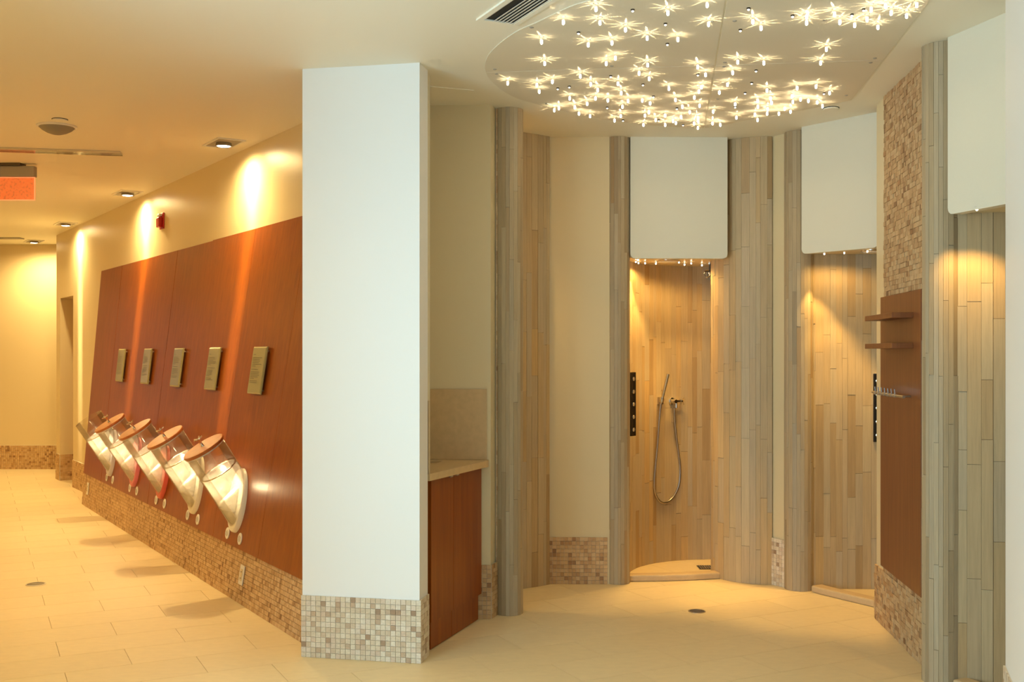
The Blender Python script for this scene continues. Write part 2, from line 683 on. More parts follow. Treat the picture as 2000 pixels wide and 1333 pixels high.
# mosaic base either side of the recess
for nm, y0, y1, lab in (('baseboard_corridor', 10.9, 12.02, 'mosaic base on the corridor wall before the door recess'),
                        ('baseboard_corner', 12.62, 12.80, 'mosaic base on the corridor corner beyond the door recess')):
    a, b = wp(y0), wp(y1)
    mb = MB()
    a2, b2 = wp(y0, 0.006), wp(y1, 0.006)
    mb.hexa([(v.x, v.y, 0) for v in (a, a2, b2, b)], [(v.x, v.y, 0.305) for v in (a, a2, b2, b)])
    o = struct(mb, nm, M['grout'], lab)
    pf, ln = line_face(a2, b2, True)
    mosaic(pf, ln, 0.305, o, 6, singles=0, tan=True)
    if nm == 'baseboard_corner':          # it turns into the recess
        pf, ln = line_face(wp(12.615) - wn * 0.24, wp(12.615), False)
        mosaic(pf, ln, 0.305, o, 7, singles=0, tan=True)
door = empty('door_1', wp(12.3) - wn * 0.2)
tag(door, 'brown wooden door set back in the corridor recess', kind='structure')
mb = MB()
p, q = wp(12.02, -0.20), wp(12.62, -0.20)
b0, b1 = p - wn * 0.04, q - wn * 0.04
mb.hexa([(v.x, v.y, 0) for v in (p, q, b1, b0)], [(v.x, v.y, 2.14) for v in (p, q, b1, b0)])
mb.build('door_leaf', M['door'], door)
mb = MB()
mb.lathe([(0.012, 0), (0.012, 0.05)], wp(12.10, -0.20) + Vector((0, 0, 1.02)), wn, 10)
mb.lathe([(0.011, 0), (0.011, 0.12)], wp(12.10, -0.155) + Vector((0, 0, 1.02)), wd, 10)
mb.build('door_handle', M['brushed'], door)

# ---- leaning wall: mosaic foot, cherry boards above
SB0, SB1 = Vector((-1.081, 5.54, 0)), Vector((-4.266, 10.66, 0))
ST0, ST1 = Vector((-0.753, 5.757, 0)), Vector((-4.138, 10.86, 0))
SL, STOP = (SB1 - SB0).length, 2.325


def lean(s, z, out=0.0):
    u = s / SL
    b, t = SB0.lerp(SB1, u), ST0.lerp(ST1, u)
    p = b.lerp(t, z / STOP)
    p.z = z
    if out:
        p = p + lean_n(s, z) * out
    return p


def lean_frame(s, z):
    U = (lean(s + 0.01, z) - lean(s - 0.01, z)).normalized()
    V = (lean(s, z + 0.01) - lean(s, z - 0.01)).normalized()
    R = -U
    Nn = R.cross(V).normalized()
    V = Nn.cross(R)
    return R, V, Nn


def lean_n(s, z):
    return lean_frame(s, z)[2]


S0 = -0.22
mb = MB()
K = 8
for i in range(K):
    s0, s1 = S0 + (SL - S0) * i / K, S0 + (SL - S0) * (i + 1) / K
    f = [lean(s0, 0, -0.004), lean(s1, 0, -0.004), lean(s1, STOP, -0.004), lean(s0, STOP, -0.004)]
    bk = [wp(5.30), wp(5.30), wp(5.30), wp(5.30)]

    def onwall(p):
        t = (p - wp(6)).dot(wd)
        q = wp(6) + wd * t + wn * 0.001
        return Vector((q.x, q.y, p.z))
    mb.hexa(f, [onwall(p) for p in f])
struct(mb, 'wall_leaning', M['grout'], 'leaning lining wall in the corridor carrying boards and jars')
lw_base = empty('baseboard_leaning', lean(0, 0))
tag(lw_base, 'tan mosaic foot of the leaning wall below the wooden boards', kind='structure')


def lean_point(s, h):
    ss = S0 + s
    R, V, Nn = lean_frame(ss, h)
    return lean(ss, h, -0.004), -R, V, Nn


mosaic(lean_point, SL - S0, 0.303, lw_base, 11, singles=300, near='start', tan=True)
boards = empty('wood_panelling', lean(0, 0.305), 'leaning cherry wood panelling of wide boards behind the jars', 'panelling')
seams = [S0, 0.79, 1.67, 2.55, 3.44, 4.34, 5.20, SL]
for i in range(len(seams) - 1):
    a, b = seams[i] + 0.0012, seams[i + 1] - 0.0012
    proud = (0.018, 0.018, 0.018, 0.008, 0.009, 0.008, 0.009)[i]
    mb = MB()
    n = 6
    for k in range(n):
        z0, z1 = 0.305 + (STOP - 0.305) * k / n, 0.305 + (STOP - 0.305) * (k + 1) / n
        fr = [lean(a, z0, proud), lean(b, z0, proud), lean(b, z1, proud), lean(a, z1, proud)]
        bk = [lean(a, z0, -0.004), lean(b, z0, -0.004), lean(b, z1, -0.004), lean(a, z1, -0.004)]
        if k == n - 1:      # top edge is scribed to the wall
            pass
        mb.hexa(fr, bk)
    mb.build('board', M['wood'], boards)

# ---- white pillar
PL, PR = Vector((-1.034, 5.305, 0)), Vector((-0.446, 5.187, 0))
pd = (PR - PL).normalized()
pn = Vector((pd.y, -pd.x, 0))
PT = 0.144
mb = MB()
mb.prism([PL.xy, PR.xy, (PR - pn * PT).xy, (PL - pn * PT).xy], 0, HC)
pil = struct(mb, 'wall_pillar', M['white'], 'white square pillar between the corridor and the shower room')
pbase = empty('baseboard_pillar', PL)
tag(pbase, 'pale travertine mosaic base around the white pillar', kind='structure')
mb = MB()
e = 0.004
q = [PL + pn * e - pd * e, PR + pn * e + pd * e, PR - pn * (PT + e) + pd * e, PL - pn * (PT + e) - pd * e]
mb.prism([v.xy for v in q], 0, 0.303)
mb.build('mortar_bed', M['grout'], pbase)
pf, ln = line_face(PL + pn * e - pd * e, PR + pn * e + pd * (e + 0.006), False)
mosaic(pf, ln, 0.305, pbase, 21, singles=276)
pf, ln = line_face(PR + pd * e + pn * e, PR - pn * PT + pd * e, False)
mosaic(pf, ln, 0.305, pbase, 22, singles=72)

# ---- niche behind the pillar: back wall with a free corner
NB0, NB1 = (-0.95, 6.11), (-0.120, 6.06)
NC = (-0.094, 6.16)
mb = MB()
mb.prism([NB0, NB1, NC, (-0.09, 6.20), (-0.95, 6.24)], 0, HC)
struct(mb, 'wall_niche', M['paint'], 'cream wall behind the washstand niche')
mb = MB()
mb.prism([(-0.93, 6.109 - 0.006), (-0.116, 6.060 - 0.006), (-0.086, 6.16), (-0.95, 6.16)], 0, 0.302)
nb = struct(mb, 'baseboard_niche', M['grout'], 'brown mosaic base on the wall corner beside the washstand')
pf, ln = line_face((-0.32, 6.073 - 0.006), (-0.116, 6.060 - 0.006), False)
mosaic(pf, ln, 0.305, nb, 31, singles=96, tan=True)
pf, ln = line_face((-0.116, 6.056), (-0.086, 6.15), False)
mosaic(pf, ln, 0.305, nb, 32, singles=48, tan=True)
mb = MB()
mb.prism([(-0.093, 6.15), (-0.090, 6.152), (-0.086, 6.20), (-0.09, 6.20)], 0.305, HC)
ts = struct(mb, 'trim_1', M['grout'], 'thin toothed mosaic strip up the wall edge beside the first column')
pf, ln = line_face((-0.0905, 6.150), (-0.086, 6.20), False)
mosaic(lambda s, h: pf(s, h, 0.305), ln, HC - 0.31, ts, 33, singles=0, thick=0.01, rough=True)

# ---- curved shower walls
# first: tan wall seen behind the first column
W0 = [(-0.62, 6.60), (-0.35, 6.66), (-0.10, 6.745), (0.06, 6.83), (0.17, 6.905), (0.236, 6.965)]
mb = MB()
wall_strip(mb, W0, 0.06, 0, HC, left=False)
w = struct(mb, 'wall_shower_left', M['plankback'], 'curved tan stone plank wall behind the first column')
planks(W0, 0, HC, w, 41, left=False, wr=(0.022, 0.05))
# cream wall between it and the second column
mb = MB()
mb.prism([(0.20, 6.975), (0.66, 6.965), (0.66, 7.06), (0.20, 7.06)], 0, HC)
struct(mb, 'wall_back_left', M['paint'], 'cream wall panel left of the second column')
mb = MB()
mb.prism([(0.232, 6.968), (0.62, 6.960), (0.62, 7.0), (0.232, 7.0)], 0, 0.302)
bb = struct(mb, 'baseboard_back_left', M['grout'], 'brown mosaic base left of the second column')
pf, ln = line_face((0.236, 6.968), (0.618, 6.960), False)
mosaic(pf, ln, 0.305, bb, 42, singles=300, tan=True)

# second cubicle: curved back wall
C1 = (1.43, 7.14)
W1 = arc(C1[0], C1[1], 0.67, 179, -10, 40)
mb = MB()
wall_strip(mb, W1, 0.06, 0, HC, left=False)
w = struct(mb, 'wall_shower_middle', M['plankback'], 'curved stone plank wall inside the cubicle with the hand shower')
planks(W1[:35], 0.0, 2.16, w, 43, left=False)
# rounded partition right of its opening
C2 = (1.66, 7.26)
W2 = arc(C2[0], C2[1], 0.30, 150, 274, 30)
mb = MB()
wall_strip(mb, W2, 0.06, 0, HC, left=False)
w = struct(mb, 'wall_partition', M['plankback'], 'rounded grey stone plank partition right of the hand shower opening')
planks(W2, 0, HC, w, 44, left=False, wr=(0.028, 0.062), flare=1.04)
# narrow cream wall before the third column
mb = MB()
mb.prism([(1.685, 6.965), (1.77, 6.82), (1.83, 6.90), (1.72, 7.08)], 0, HC)
struct(mb, 'wall_back_right', M['paint'], 'narrow cream wall left of the third column')
mb = MB()
mb.prism([(1.678, 6.955), (1.765, 6.808), (1.80, 6.86), (1.70, 7.0)], 0, 0.302)
bb = struct(mb, 'baseboard_back_right', M['grout'], 'spotted mosaic base left of the third column')
pf, ln = line_face((1.678, 6.957), (1.765, 6.810), False)
mosaic(pf, ln, 0.305, bb, 45, singles=100)
# third cubicle wall
W3 = [(1.86, 6.79), (1.93, 6.815), (2.05, 6.83), (2.2, 6.83), (2.35, 6.82), (2.5, 6.80), (2.7, 6.70), (2.85, 6.55), (2.9, 6.3)]
mb = MB()
wall_strip(mb, W3, 0.06, 0, HC, left=False)
w = struct(mb, 'wall_shower_right', M['plankback'], 'stone plank wall inside the cubicle left of the shelf panel')
planks(W3[:7], 0, 2.16, w, 46, left=False)
# nearest cubicle wall
W4 = [(2.0, 4.835), (2.06, 4.822), (2.15, 4.80), (2.3, 4.79), (2.6, 4.78)]
mb = MB()
wall_strip(mb, W4, 0.06, 0, HC, left=False)
w = struct(mb, 'wall_shower_near', M['plankback'], 'stone plank wall inside the nearest cubicle at the right')
planks(W4, 0, 2.16, w, 47, left=False, lr=(0.25, 0.75))
# mosaic side wall carrying the shelf panel
MW0, MW1 = Vector((1.950, 4.95, 0)), Vector((2.062, 6.08, 0))
mb = MB()
mb.prism([MW0.xy, MW1.xy, (2.16, 6.10), (2.16, 4.95)], 0, HC)
mw = struct(mb, 'wall_right', M['paint'], 'side wall with split stone mosaic behind the shelf panel')
md = (MW1 - MW0).normalized()
mn = Vector((-md.y, md.x, 0))
pf, ln = line_face(MW0, MW0 + md * 0.93, True)
PZ0, PZ1 = 0.345, 1.80
mwm = empty('trim_2', MW0)
tag(mwm, 'split face tan stone mosaic covering the right hand side wall', kind='structure')
mosaic(lambda s, h: pf(s, h, 0.305), ln, HC - 0.305, mwm, 51, singles=300, near='start', rough=True, thick=0.010,
       skip=lambda s, h: 0.02 < h + 0.305 - PZ0 and h + 0.305 < PZ1 - 0.03 and 0.12 < s < 0.86)
mb = MB()
bq = [MW0 + mn * 0.002, MW1 + mn * 0.002 + md * 0.006, MW1 + md * 0.006 - mn * 0.05, MW0 - mn * 0.05]
mb.prism([v.xy for v in bq], 0, 0.304)
rb = struct(mb, 'baseboard_right', M['grout'], 'rough split stone base below the shelf panel')
pf, ln = line_face(MW0 + mn * 0.002, MW1 + mn * 0.002 + md * 0.006, True)
mosaic(pf, ln, 0.305, rb, 52, singles=300, rough=True, thick=0.010)
pf, ln = line_face(MW1 + mn * 0.002 + md * 0.006, MW1 + md * 0.006 - mn * 0.05, True)
# white wall at the right edge of the photo
RW1 = Vector((1.885, 4.107, 0))
rd = Vector((-0.316, -0.949, 0))
RW0 = RW1 + rd * 2.9
rn = Vector((rd.y, -rd.x, 0))
mb = MB()
mb.prism([RW1.xy, RW0.xy, (RW0 - rn * 0.14).xy, (RW1 - rn * 0.14).xy], 0, HC)
struct(mb, 'wall_near_right', M['white'], 'white wall end at the right edge nearest the camera')
mb = MB()
a, b = RW1 + rn * 0.004, RW0 + rn * 0.004
mb.prism([a.xy, b.xy, (b - rn * 0.02).xy, (a - rn * 0.02).xy], 0, 0.304)
o = struct(mb, 'baseboard_near_right', M['grout'], 'pale mosaic base of the white wall at the right edge')
pf, ln = line_face(a, a + rd * 0.5, False)
mosaic(pf, ln, 0.305, o, 53, singles=60)

# ---- headers over the cubicle openings and the low ceilings behind them
HZ = 2.112


def header(name, p0, p1, thick, label, r=0.03, z0=HZ):
    """pale canvas-faced header panel with a rounded lower corner"""
    p0, p1 = Vector((p0[0], p0[1], 0)), Vector((p1[0], p1[1], 0))
    d = (p1 - p0)
    L = d.length
    d.normalize()
    n = Vector((d.y, -d.x, 0))
    out = [(0, HC), (0, z0 + r)]
    out += [(r - r * math.cos(q), z0 + r - r * math.sin(q)) for q in (PI / 8, PI / 4, 3 * PI / 8)] + [(r, z0), (L - r, z0)]
    out += [(L - r + r * math.sin(q), z0 + r - r * math.cos(q)) for q in (PI / 8, PI / 4, 3 * PI / 8)] + [(L, z0 + r), (L, HC)]
    k = len(out)
    vs = [p0 + d * a + Vector((0, 0, z)) for a, z in out] + [p0 + d * a - n * thick + Vector((0, 0, z)) for a, z in out]
    fs = [tuple(range(k)), tuple(range(2 * k - 1, k - 1, -1))] + [(i, k + i, k + (i + 1) % k, (i + 1) % k) for i in range(k)]
    m = MB()
    m.add(vs, fs)
    return struct(m, name, M['canvas'], label)


header('trim_3', (0.768, 6.965), (1.40, 6.985), 0.05, 'pale canvas header panel above the hand shower opening')
header('trim_4', (1.795, 6.665), (2.125, 6.245), 0.05, 'pale canvas header panel right of the third column')
header('trim_5', (1.935, 4.775), (2.09, 4.22), 0.05, 'pale canvas header panel at the upper right over the nearest cubicle')
SZ = 2.125
mb = MB()
mb.prism([(0.78, 7.01), (1.37, 7.03)] + W1[30:0:-1], SZ, SZ + 0.03)
struct(mb, 'ceiling_shower_middle', M['paint'], 'low ceiling inside the hand shower cubicle')
mb = MB()
mb.prism([(1.82, 6.70), (2.15, 6.29), (2.9, 6.3), (2.85, 6.55), (2.7, 6.70), (2.5, 6.81), (2.05, 6.84), (1.87, 6.81)], SZ, SZ + 0.03)
struct(mb, 'ceiling_shower_right', M['paint'], 'low ceiling inside the cubicle left of the shelf panel')
mb = MB()
mb.prism([(1.975, 4.80), (2.13, 4.23), (2.7, 4.2), (2.6, 4.80)], SZ, SZ + 0.03)
struct(mb, 'ceiling_shower_near', M['paint'], 'low ceiling inside the nearest cubicle')


def curb(name, path, label, wid=0.09, h=0.042):
    m = MB()
    fr_, bk_ = wall_along(path, wid, left=False)
    m.prism(fr_ + bk_[::-1], 0, h)
    o = m.build(name, M['curbstone'], bevel=0.010)
    return tag(o, label, 'curb')


curb('stone_curb', [(0.765, 7.03), (1.0, 7.045), (1.2, 7.075), (1.385, 7.125)], 'low stone curb across the hand shower opening')
curb('stone_curb', [(1.872, 6.735), (1.91, 6.66), (2.0, 6.52), (2.12, 6.335), (2.16, 6.27)], 'low stone curb with a rounded end right of the third column')
curb('stone_curb', [(1.965, 4.80), (2.0, 4.72), (2.08, 4.45), (2.15, 4.2)], 'low stone curb at the bottom right edge of the picture')

# ---- round strip-clad columns
M['stripback'] = M['plankback']


def column(cx, cy, r, a0, a1, seed, label, wr=(0.017, 0.026)):
    c = empty('round_column', (cx, cy, 0), label, 'column')
    m = MB()
    m.lathe([(r - 0.008, 0), (r - 0.008, HC)], (cx, cy, 0), (0, 0, 1), 32)
    m.build('core', M['plankback'], c, smooth=True)
    planks(arc(cx, cy, r - 0.008, a0, a1, 48), 0, HC, c, seed, wr=wr, lr=(0.35, 0.95), left=False, thick=0.008, me=MESH_STRIP, name='strip', flare=r / (r - 0.008))
    return c


column(-0.018, 6.195, 0.081, 150, 390, 61, 'first round stone strip column, beside the washstand')
column(0.689, 7.02, 0.081, 150, 390, 62, 'second round stone strip column, left of the hand shower opening')
column(1.822, 6.83, 0.090, 150, 350, 63, 'third round stone strip column, right of the narrow cream wall')
column(1.965, 4.905, 0.090, 150, 350, 64, 'nearest round stone strip column, beside the shelf panel')

# ================================================================== star ceiling
star_px = []
for ox, lst in ((930, [(1200, 50), (873, 185), (1240, 190), (655, 385), (1122, 415), (686, 605), (1043, 735), (316, 805), (608, 825), (632, 890),
                       (763, 790), (1147, 815), (1217, 875), (937, 960), (1195, 960), (1112, 1015), (783, 1080), (828, 1060), (988, 1050), (1030, 1115), (1141, 1140)]),
                (1170, [(690, 90), (1083, 10), (265, 260), (482, 345), (790, 360), (1097, 205), (130, 395), (163, 550), (72, 605), (487, 620), (402, 705), (502, 760),
                        (988, 640), (1067, 720), (190, 810), (222, 905), (700, 860), (1025, 845), (1000, 890), (1205, 900), (88, 980), (290, 985), (433, 980), (512, 1010),
                        (765, 975), (955, 950), (1007, 1035), (235, 1045), (835, 1045), (1143, 1095), (908, 1100), (500, 1100), (460, 1135), (217, 1140), (155, 1185), (662, 1135),
                        (568, 1180), (822, 1150), (742, 1190), (770, 1210), (662, 1230), (445, 1230), (990, 1160), (992, 1190), (952, 1215), (1137, 1215), (1215, 1230), (990, 1260)]),
                (1410, [(310, 180), (392, 245), (848, 130), (848, 190), (1128, 105), (1180, 185), (158, 590), (420, 600), (988, 600), (1046, 460), (108, 700), (55, 820), (452, 880),
                        (753, 855), (942, 840), (1078, 905), (358, 985), (360, 1045), (487, 960), (497, 1005), (702, 940), (710, 995), (787, 970), (866, 985), (955, 1000), (1007, 1040),
                        (133, 1020), (458, 1070), (453, 1115), (628, 1065), (687, 1095), (570, 1115), (330, 1125), (145, 1155), (357, 1180)]),
                (1600, [(520, 55), (665, 20), (977, 10), (720, 90), (875, 120), (480, 155), (355, 215), (588, 235)])):
    star_px += [(ox + x * 0.195, y * 0.195) for x, y in lst]
dot_px = []
for ox, lst in ((930, [(1025, 320), (817, 880), (933, 862)]),
                (1170, [(337, 93), (665, 232), (685, 433), (117, 757), (440, 840), (990, 740), (545, 960), (82, 1072), (780, 1080), (597, 1200), (842, 1245), (240, 1200)]),
                (1410, [(267, 78), (185, 293), (708, 150), (342, 700), (298, 825), (232, 925), (133, 1065), (1022, 928)]),
                (1600, [(445, 88), (327, 140)])):
    dot_px += [(ox + x * 0.195, y * 0.195) for x, y in lst]
screw_px = []
for ox, lst in ((930, [(555, 275), (187, 695), (205, 740), (705, 1037)]), (1170, [(128, 662), (1130, 215), (1262, 625), (1255, 665), (1190, 993)]),
                (1410, [(128, 210), (1030, 200), (1245, 955)]), (1600, [(868, 155), (558, 583), (515, 627)])):
    screw_px += [(ox + x * 0.195, y * 0.195) for x, y in lst]

PZ = HC - 0.004                     # underside of the star panel
edge_px = [(1123, 8), (1098, 18.5), (1047, 43), (1012, 58.5), (979, 81), (955, 105), (947.5, 125), (949.5, 140), (957, 154), (979, 173.5), (1008, 190), (1055, 204),
           (1125, 221), (1200, 235), (1297, 245.5), (1376, 249), (1429.5, 240), (1468.5, 231), (1576, 212.5), (1663, 194.5)]
def smooth_px(pts, n=4):
    out = []
    for i in range(len(pts) - 1):
        p0, p1, p2, p3 = (Vector(pts[max(0, min(len(pts) - 1, j))]) for j in (i - 1, i, i + 1, i + 2))
        for k in range(n):
            t = k / n
            out.append(0.5 * (2 * p1 + (p2 - p0) * t + (2 * p0 - 5 * p1 + 4 * p2 - p3) * t * t + (3 * p1 - p0 - 3 * p2 + p3) * t ** 3))
    return out


edge_px = smooth_px(edge_px[:16]) + [(1376, 249)] + edge_px[16:]
edge = [ceil_at(x, y).xy for x, y in edge_px] + [Vector((1.60, 3.83)), Vector((1.15, 3.72)), Vector((0.72, 3.86))]


def clip(poly, p, n):
    """part of a polygon on the n side of a line through p"""
    out = []
    for i, a in enumerate(poly):
        b = poly[(i + 1) % len(poly)]
        da, db = (a - p).dot(n), (b - p).dot(n)
        if da >= 0:
            out.append(a)
        if da * db < 0:
            out.append(a.lerp(b, da / (da - db)))
    return out


s1a, s1b = ceil_at(951, 140).xy, ceil_at(1723, 116).xy       # seam across
s2a, s2b = ceil_at(1418, 0).xy, ceil_at(1376, 249).xy        # seam along
n1 = Vector((-(s1b - s1a).y, (s1b - s1a).x)).normalized()
n2 = Vector((-(s2b - s2a).y, (s2b - s2a).x)).normalized()
star_panel = empty('star_ceiling_panel', (0.9, 5.3, PZ), 'large rounded ceiling panel set with crystal star lights', 'ceiling panel')
for sa in (1, -1):
    for sb in (1, -1):
        q = clip(edge, s1a + n1 * (0.0025 * sa), n1 * sa)
        q = clip(q, s2a + n2 * (0.004 * sb), n2 * sb)
        mb = MB()
        mb.prism(q, PZ, HC)
        mb.build('panel_section', M['panelpaint'], star_panel)
for x, y in screw_px:
    p = ceil_at(x, y, PZ)
    mb = MB()
    mb.lathe([(0.006, -0.003), (0.010, 0.0)], p, (0, 0, 1), 12)
    mb.build('screw', M['greyplastic'], star_panel)

# crystal star lights: each small lamp throws a star of rays on the panel above it through its cut crystal
LH = 0.006


def star_light_data(k, power):
    d = bpy.data.lights.new('star_lamp', 'POINT')
    d.energy = power
    d.color = (1.0, 0.77, 0.43)
    d.shadow_soft_size = 0.0
    d.use_nodes = True
    nt = d.node_tree
    N, L = nt.nodes, nt.links
    N.clear()
    out = N.new('ShaderNodeOutputLight')
    em = N.new('ShaderNodeEmission')
    L.new(em.outputs[0], out.inputs[0])
    ge = N.new('ShaderNodeNewGeometry')
    sp = N.new('ShaderNodeSeparateXYZ')
    L.new(ge.outputs['Incoming'], sp.inputs[0])

    def mth(op, a, b=None, c=None, clampv=False):
        n = N.new('ShaderNodeMath')
        n.operation = op
        n.use_clamp = clampv
        for i, v in enumerate((a, b, c)):
            if v is None:
                continue
            if isinstance(v, (int, float)):
                n.inputs[i].default_value = v
            else:
                L.new(v, n.inputs[i])
        return n.outputs[0]
    x, y, z = sp.outputs
    zz = mth('MAXIMUM', z, 0.02)
    up = mth('GREATER_THAN', z, 0.04)
    rho = mth('SQRT', mth('ADD', mth('MULTIPLY', x, x), mth('MULTIPLY', y, y)))
    r = mth('MULTIPLY', mth('DIVIDE', rho, zz), LH)
    NR = 9
    az = mth('MULTIPLY_ADD', mth('ARCTAN2', y, x), NR / (2 * PI), 40.0 + 0.37 * k)
    idx = mth('FLOOR', az)
    t = mth('ABSOLUTE', mth('SUBTRACT', mth('FRACT', az), 0.5))
    wn_ = N.new('ShaderNodeTexWhiteNoise')
    wn_.noise_dimensions = '1D'
    L.new(mth('ADD', mth('MODULO', idx, float(NR)), 17.0 * k + 0.5), wn_.inputs['W'])
    ln_ = mth('MULTIPLY_ADD', wn_.outputs[0], 0.055, 0.060)
    rr = mth('DIVIDE', r, ln_)
    # tapered ray
    wid = mth('MULTIPLY', mth('SUBTRACT', 1.0, mth('POWER', rr, 1.2)), 0.27)
    mask = mth('DIVIDE', mth('SUBTRACT', wid, t), 0.06, clampv=True)
    inner = mth('DIVIDE', mth('SUBTRACT', rr, 0.24), 0.12, clampv=True)
    fall = mth('SUBTRACT', 1.15, rr, clampv=True)
    E = mth('MULTIPLY', mth('MULTIPLY', mask, inner), fall)
    core = mth('MULTIPLY', mth('DIVIDE', mth('SUBTRACT', 0.028, r), 0.02, clampv=True), 0.35)
    E = mth('ADD', E, core)
    I = mth('DIVIDE', E, mth('POWER', zz, 3.0))
    I = mth('MULTIPLY', mth('MULTIPLY', I, up), LH * LH * 100.0)
    down = mth('MULTIPLY', mth('DIVIDE', mth('SUBTRACT', -0.35, z), 0.3, clampv=True), 0.15)
    L.new(mth('ADD', I, down), em.inputs['Strength'])
    return d


STAR_D = [star_light_data(k, 1.05) for k in range(6)]
mb = MB()
mb.lathe([(0.0030, -0.013), (0.0052, -0.015), (0.0056, -0.026), (0.0046, -0.031), (0.0020, -0.033)], (0, 0, 0), (0, 0, 1), 8)
CRYSTAL = mb.mesh('crystal', M['crystal'], smooth=True)
mb = MB()
mb.lathe([(0.0115, 0.0), (0.0115, -0.0008), (0.0088, -0.0008), (0.0088, 0.0)], (0, 0, 0), (0, 0, 1), 16, cap=False)
PRONG = mb.mesh('holder', M['brushed'])


def star(p, k, label, group):
    e = empty('star_light', p, label, 'star light', group)
    for nm, me in (('crystal', CRYSTAL), ('bezel', PRONG)):
        o = bpy.data.objects.new(nm, me)
        COL.objects.link(o)
        o.parent = e
    l = bpy.data.objects.new('star_lamp', STAR_D[k % 6])
    COL.objects.link(l)
    l.parent = e
    l.location = (0, 0, -LH)
    return e


for k, (x, y) in enumerate(star_px):
    star(ceil_at(x, y - 3, PZ), k, 'small glowing crystal throwing a star of light on the rounded ceiling panel', 'crystal star lights')
mb = MB()
mb.lathe([(0.0075, 0.0), (0.0085, -0.004), (0.006, -0.006)], (0, 0, 0), (0, 0, 1), 12)
DOTRIM = mb.mesh('bezel', M['darkmetal'])
mb = MB()
mb.lathe([(0.005, -0.004), (0.0055, -0.009), (0.003, -0.012)], (0, 0, 0), (0, 0, 1), 10)
DOTLENS = mb.mesh('lens', mat_emit('point_glow', (1, 0.95, 0.85, 1), 1.6), smooth=True)
for x, y in dot_px:
    e = empty('point_light', ceil_at(x, y, PZ), 'tiny recessed point light without rays on the rounded ceiling panel', 'point light', 'tiny point lights')
    for nm, me in (('bezel', DOTRIM), ('lens', DOTLENS)):
        o = bpy.data.objects.new(nm, me)
        COL.objects.link(o)
        o.parent = e

# crystals in the cubicle ceilings
CUBW = (1.0, 0.60, 0.18)
CUB = [(1246, 508.5), (1242, 513), (1247, 515.5), (1260, 516), (1281, 517), (1326, 514), (1337, 519.5), (1350, 516.5), (1371, 521)]
for i, (x, y) in enumerate(CUB + [(1610, 494), (1649, 494), (1694, 495), (1908, 420)]):
    if i < len(CUB):
        p = Vector(((x - CXP) / FPX * (7.08 + (y - 508) * 0.034), 7.08 + (y - 508) * 0.034, SZ))
        nth = ('second', 'leftmost', 'third', 'fourth', 'fifth', 'sixth', 'seventh', 'eighth', 'rightmost')[i]
        lab, grp = 'small glowing crystal above the hand shower, %s of nine from the left' % nth, 'crystals above the hand shower'
    elif i < len(CUB) + 3:
        Y = (6.66, 6.60, 6.50)[i - len(CUB)]
        p = Vector(((x - CXP) / FPX * Y, Y, SZ))
        lab, grp = 'small glowing crystal above the cubicle left of the shelves, %s of three' % ('leftmost', 'middle', 'rightmost')[i - len(CUB)], 'crystals left of the shelves'
    else:
        p = Vector(((x - CXP) / FPX * 4.60, 4.60, SZ))
        lab, grp = 'small glowing crystal in the low ceiling of the nearest cubicle', None
    e = empty('cubicle_light', p, lab, 'spot light', grp)
    for nm, me in (('crystal', CRYSTAL), ('bezel', PRONG)):
        o = bpy.data.objects.new(nm, me)
        COL.objects.link(o)
        o.parent = e
        o.scale = (0.8, 0.8, 0.55)
    pw, ang = (12.0, 62) if i < len(CUB) else ((26.0, 60) if i < len(CUB) + 3 else (15.0, 120))
    add_light('cubicle_lamp', 'SPOT', (0, 0, -0.028), pw, CUBW, e, spot_size=math.radians(ang), spot_blend=0.45, shadow_soft_size=0.006)
    if i in (3, 5, 7, 10):
        add_light('cubicle_glow', 'SPOT', (0, 0, -0.028), 4.0 if i < 9 else 5.0, CUBW, e, spot_size=math.radians(165), spot_blend=0.5, shadow_soft_size=0.006)

# ================================================================== corridor ceiling fittings


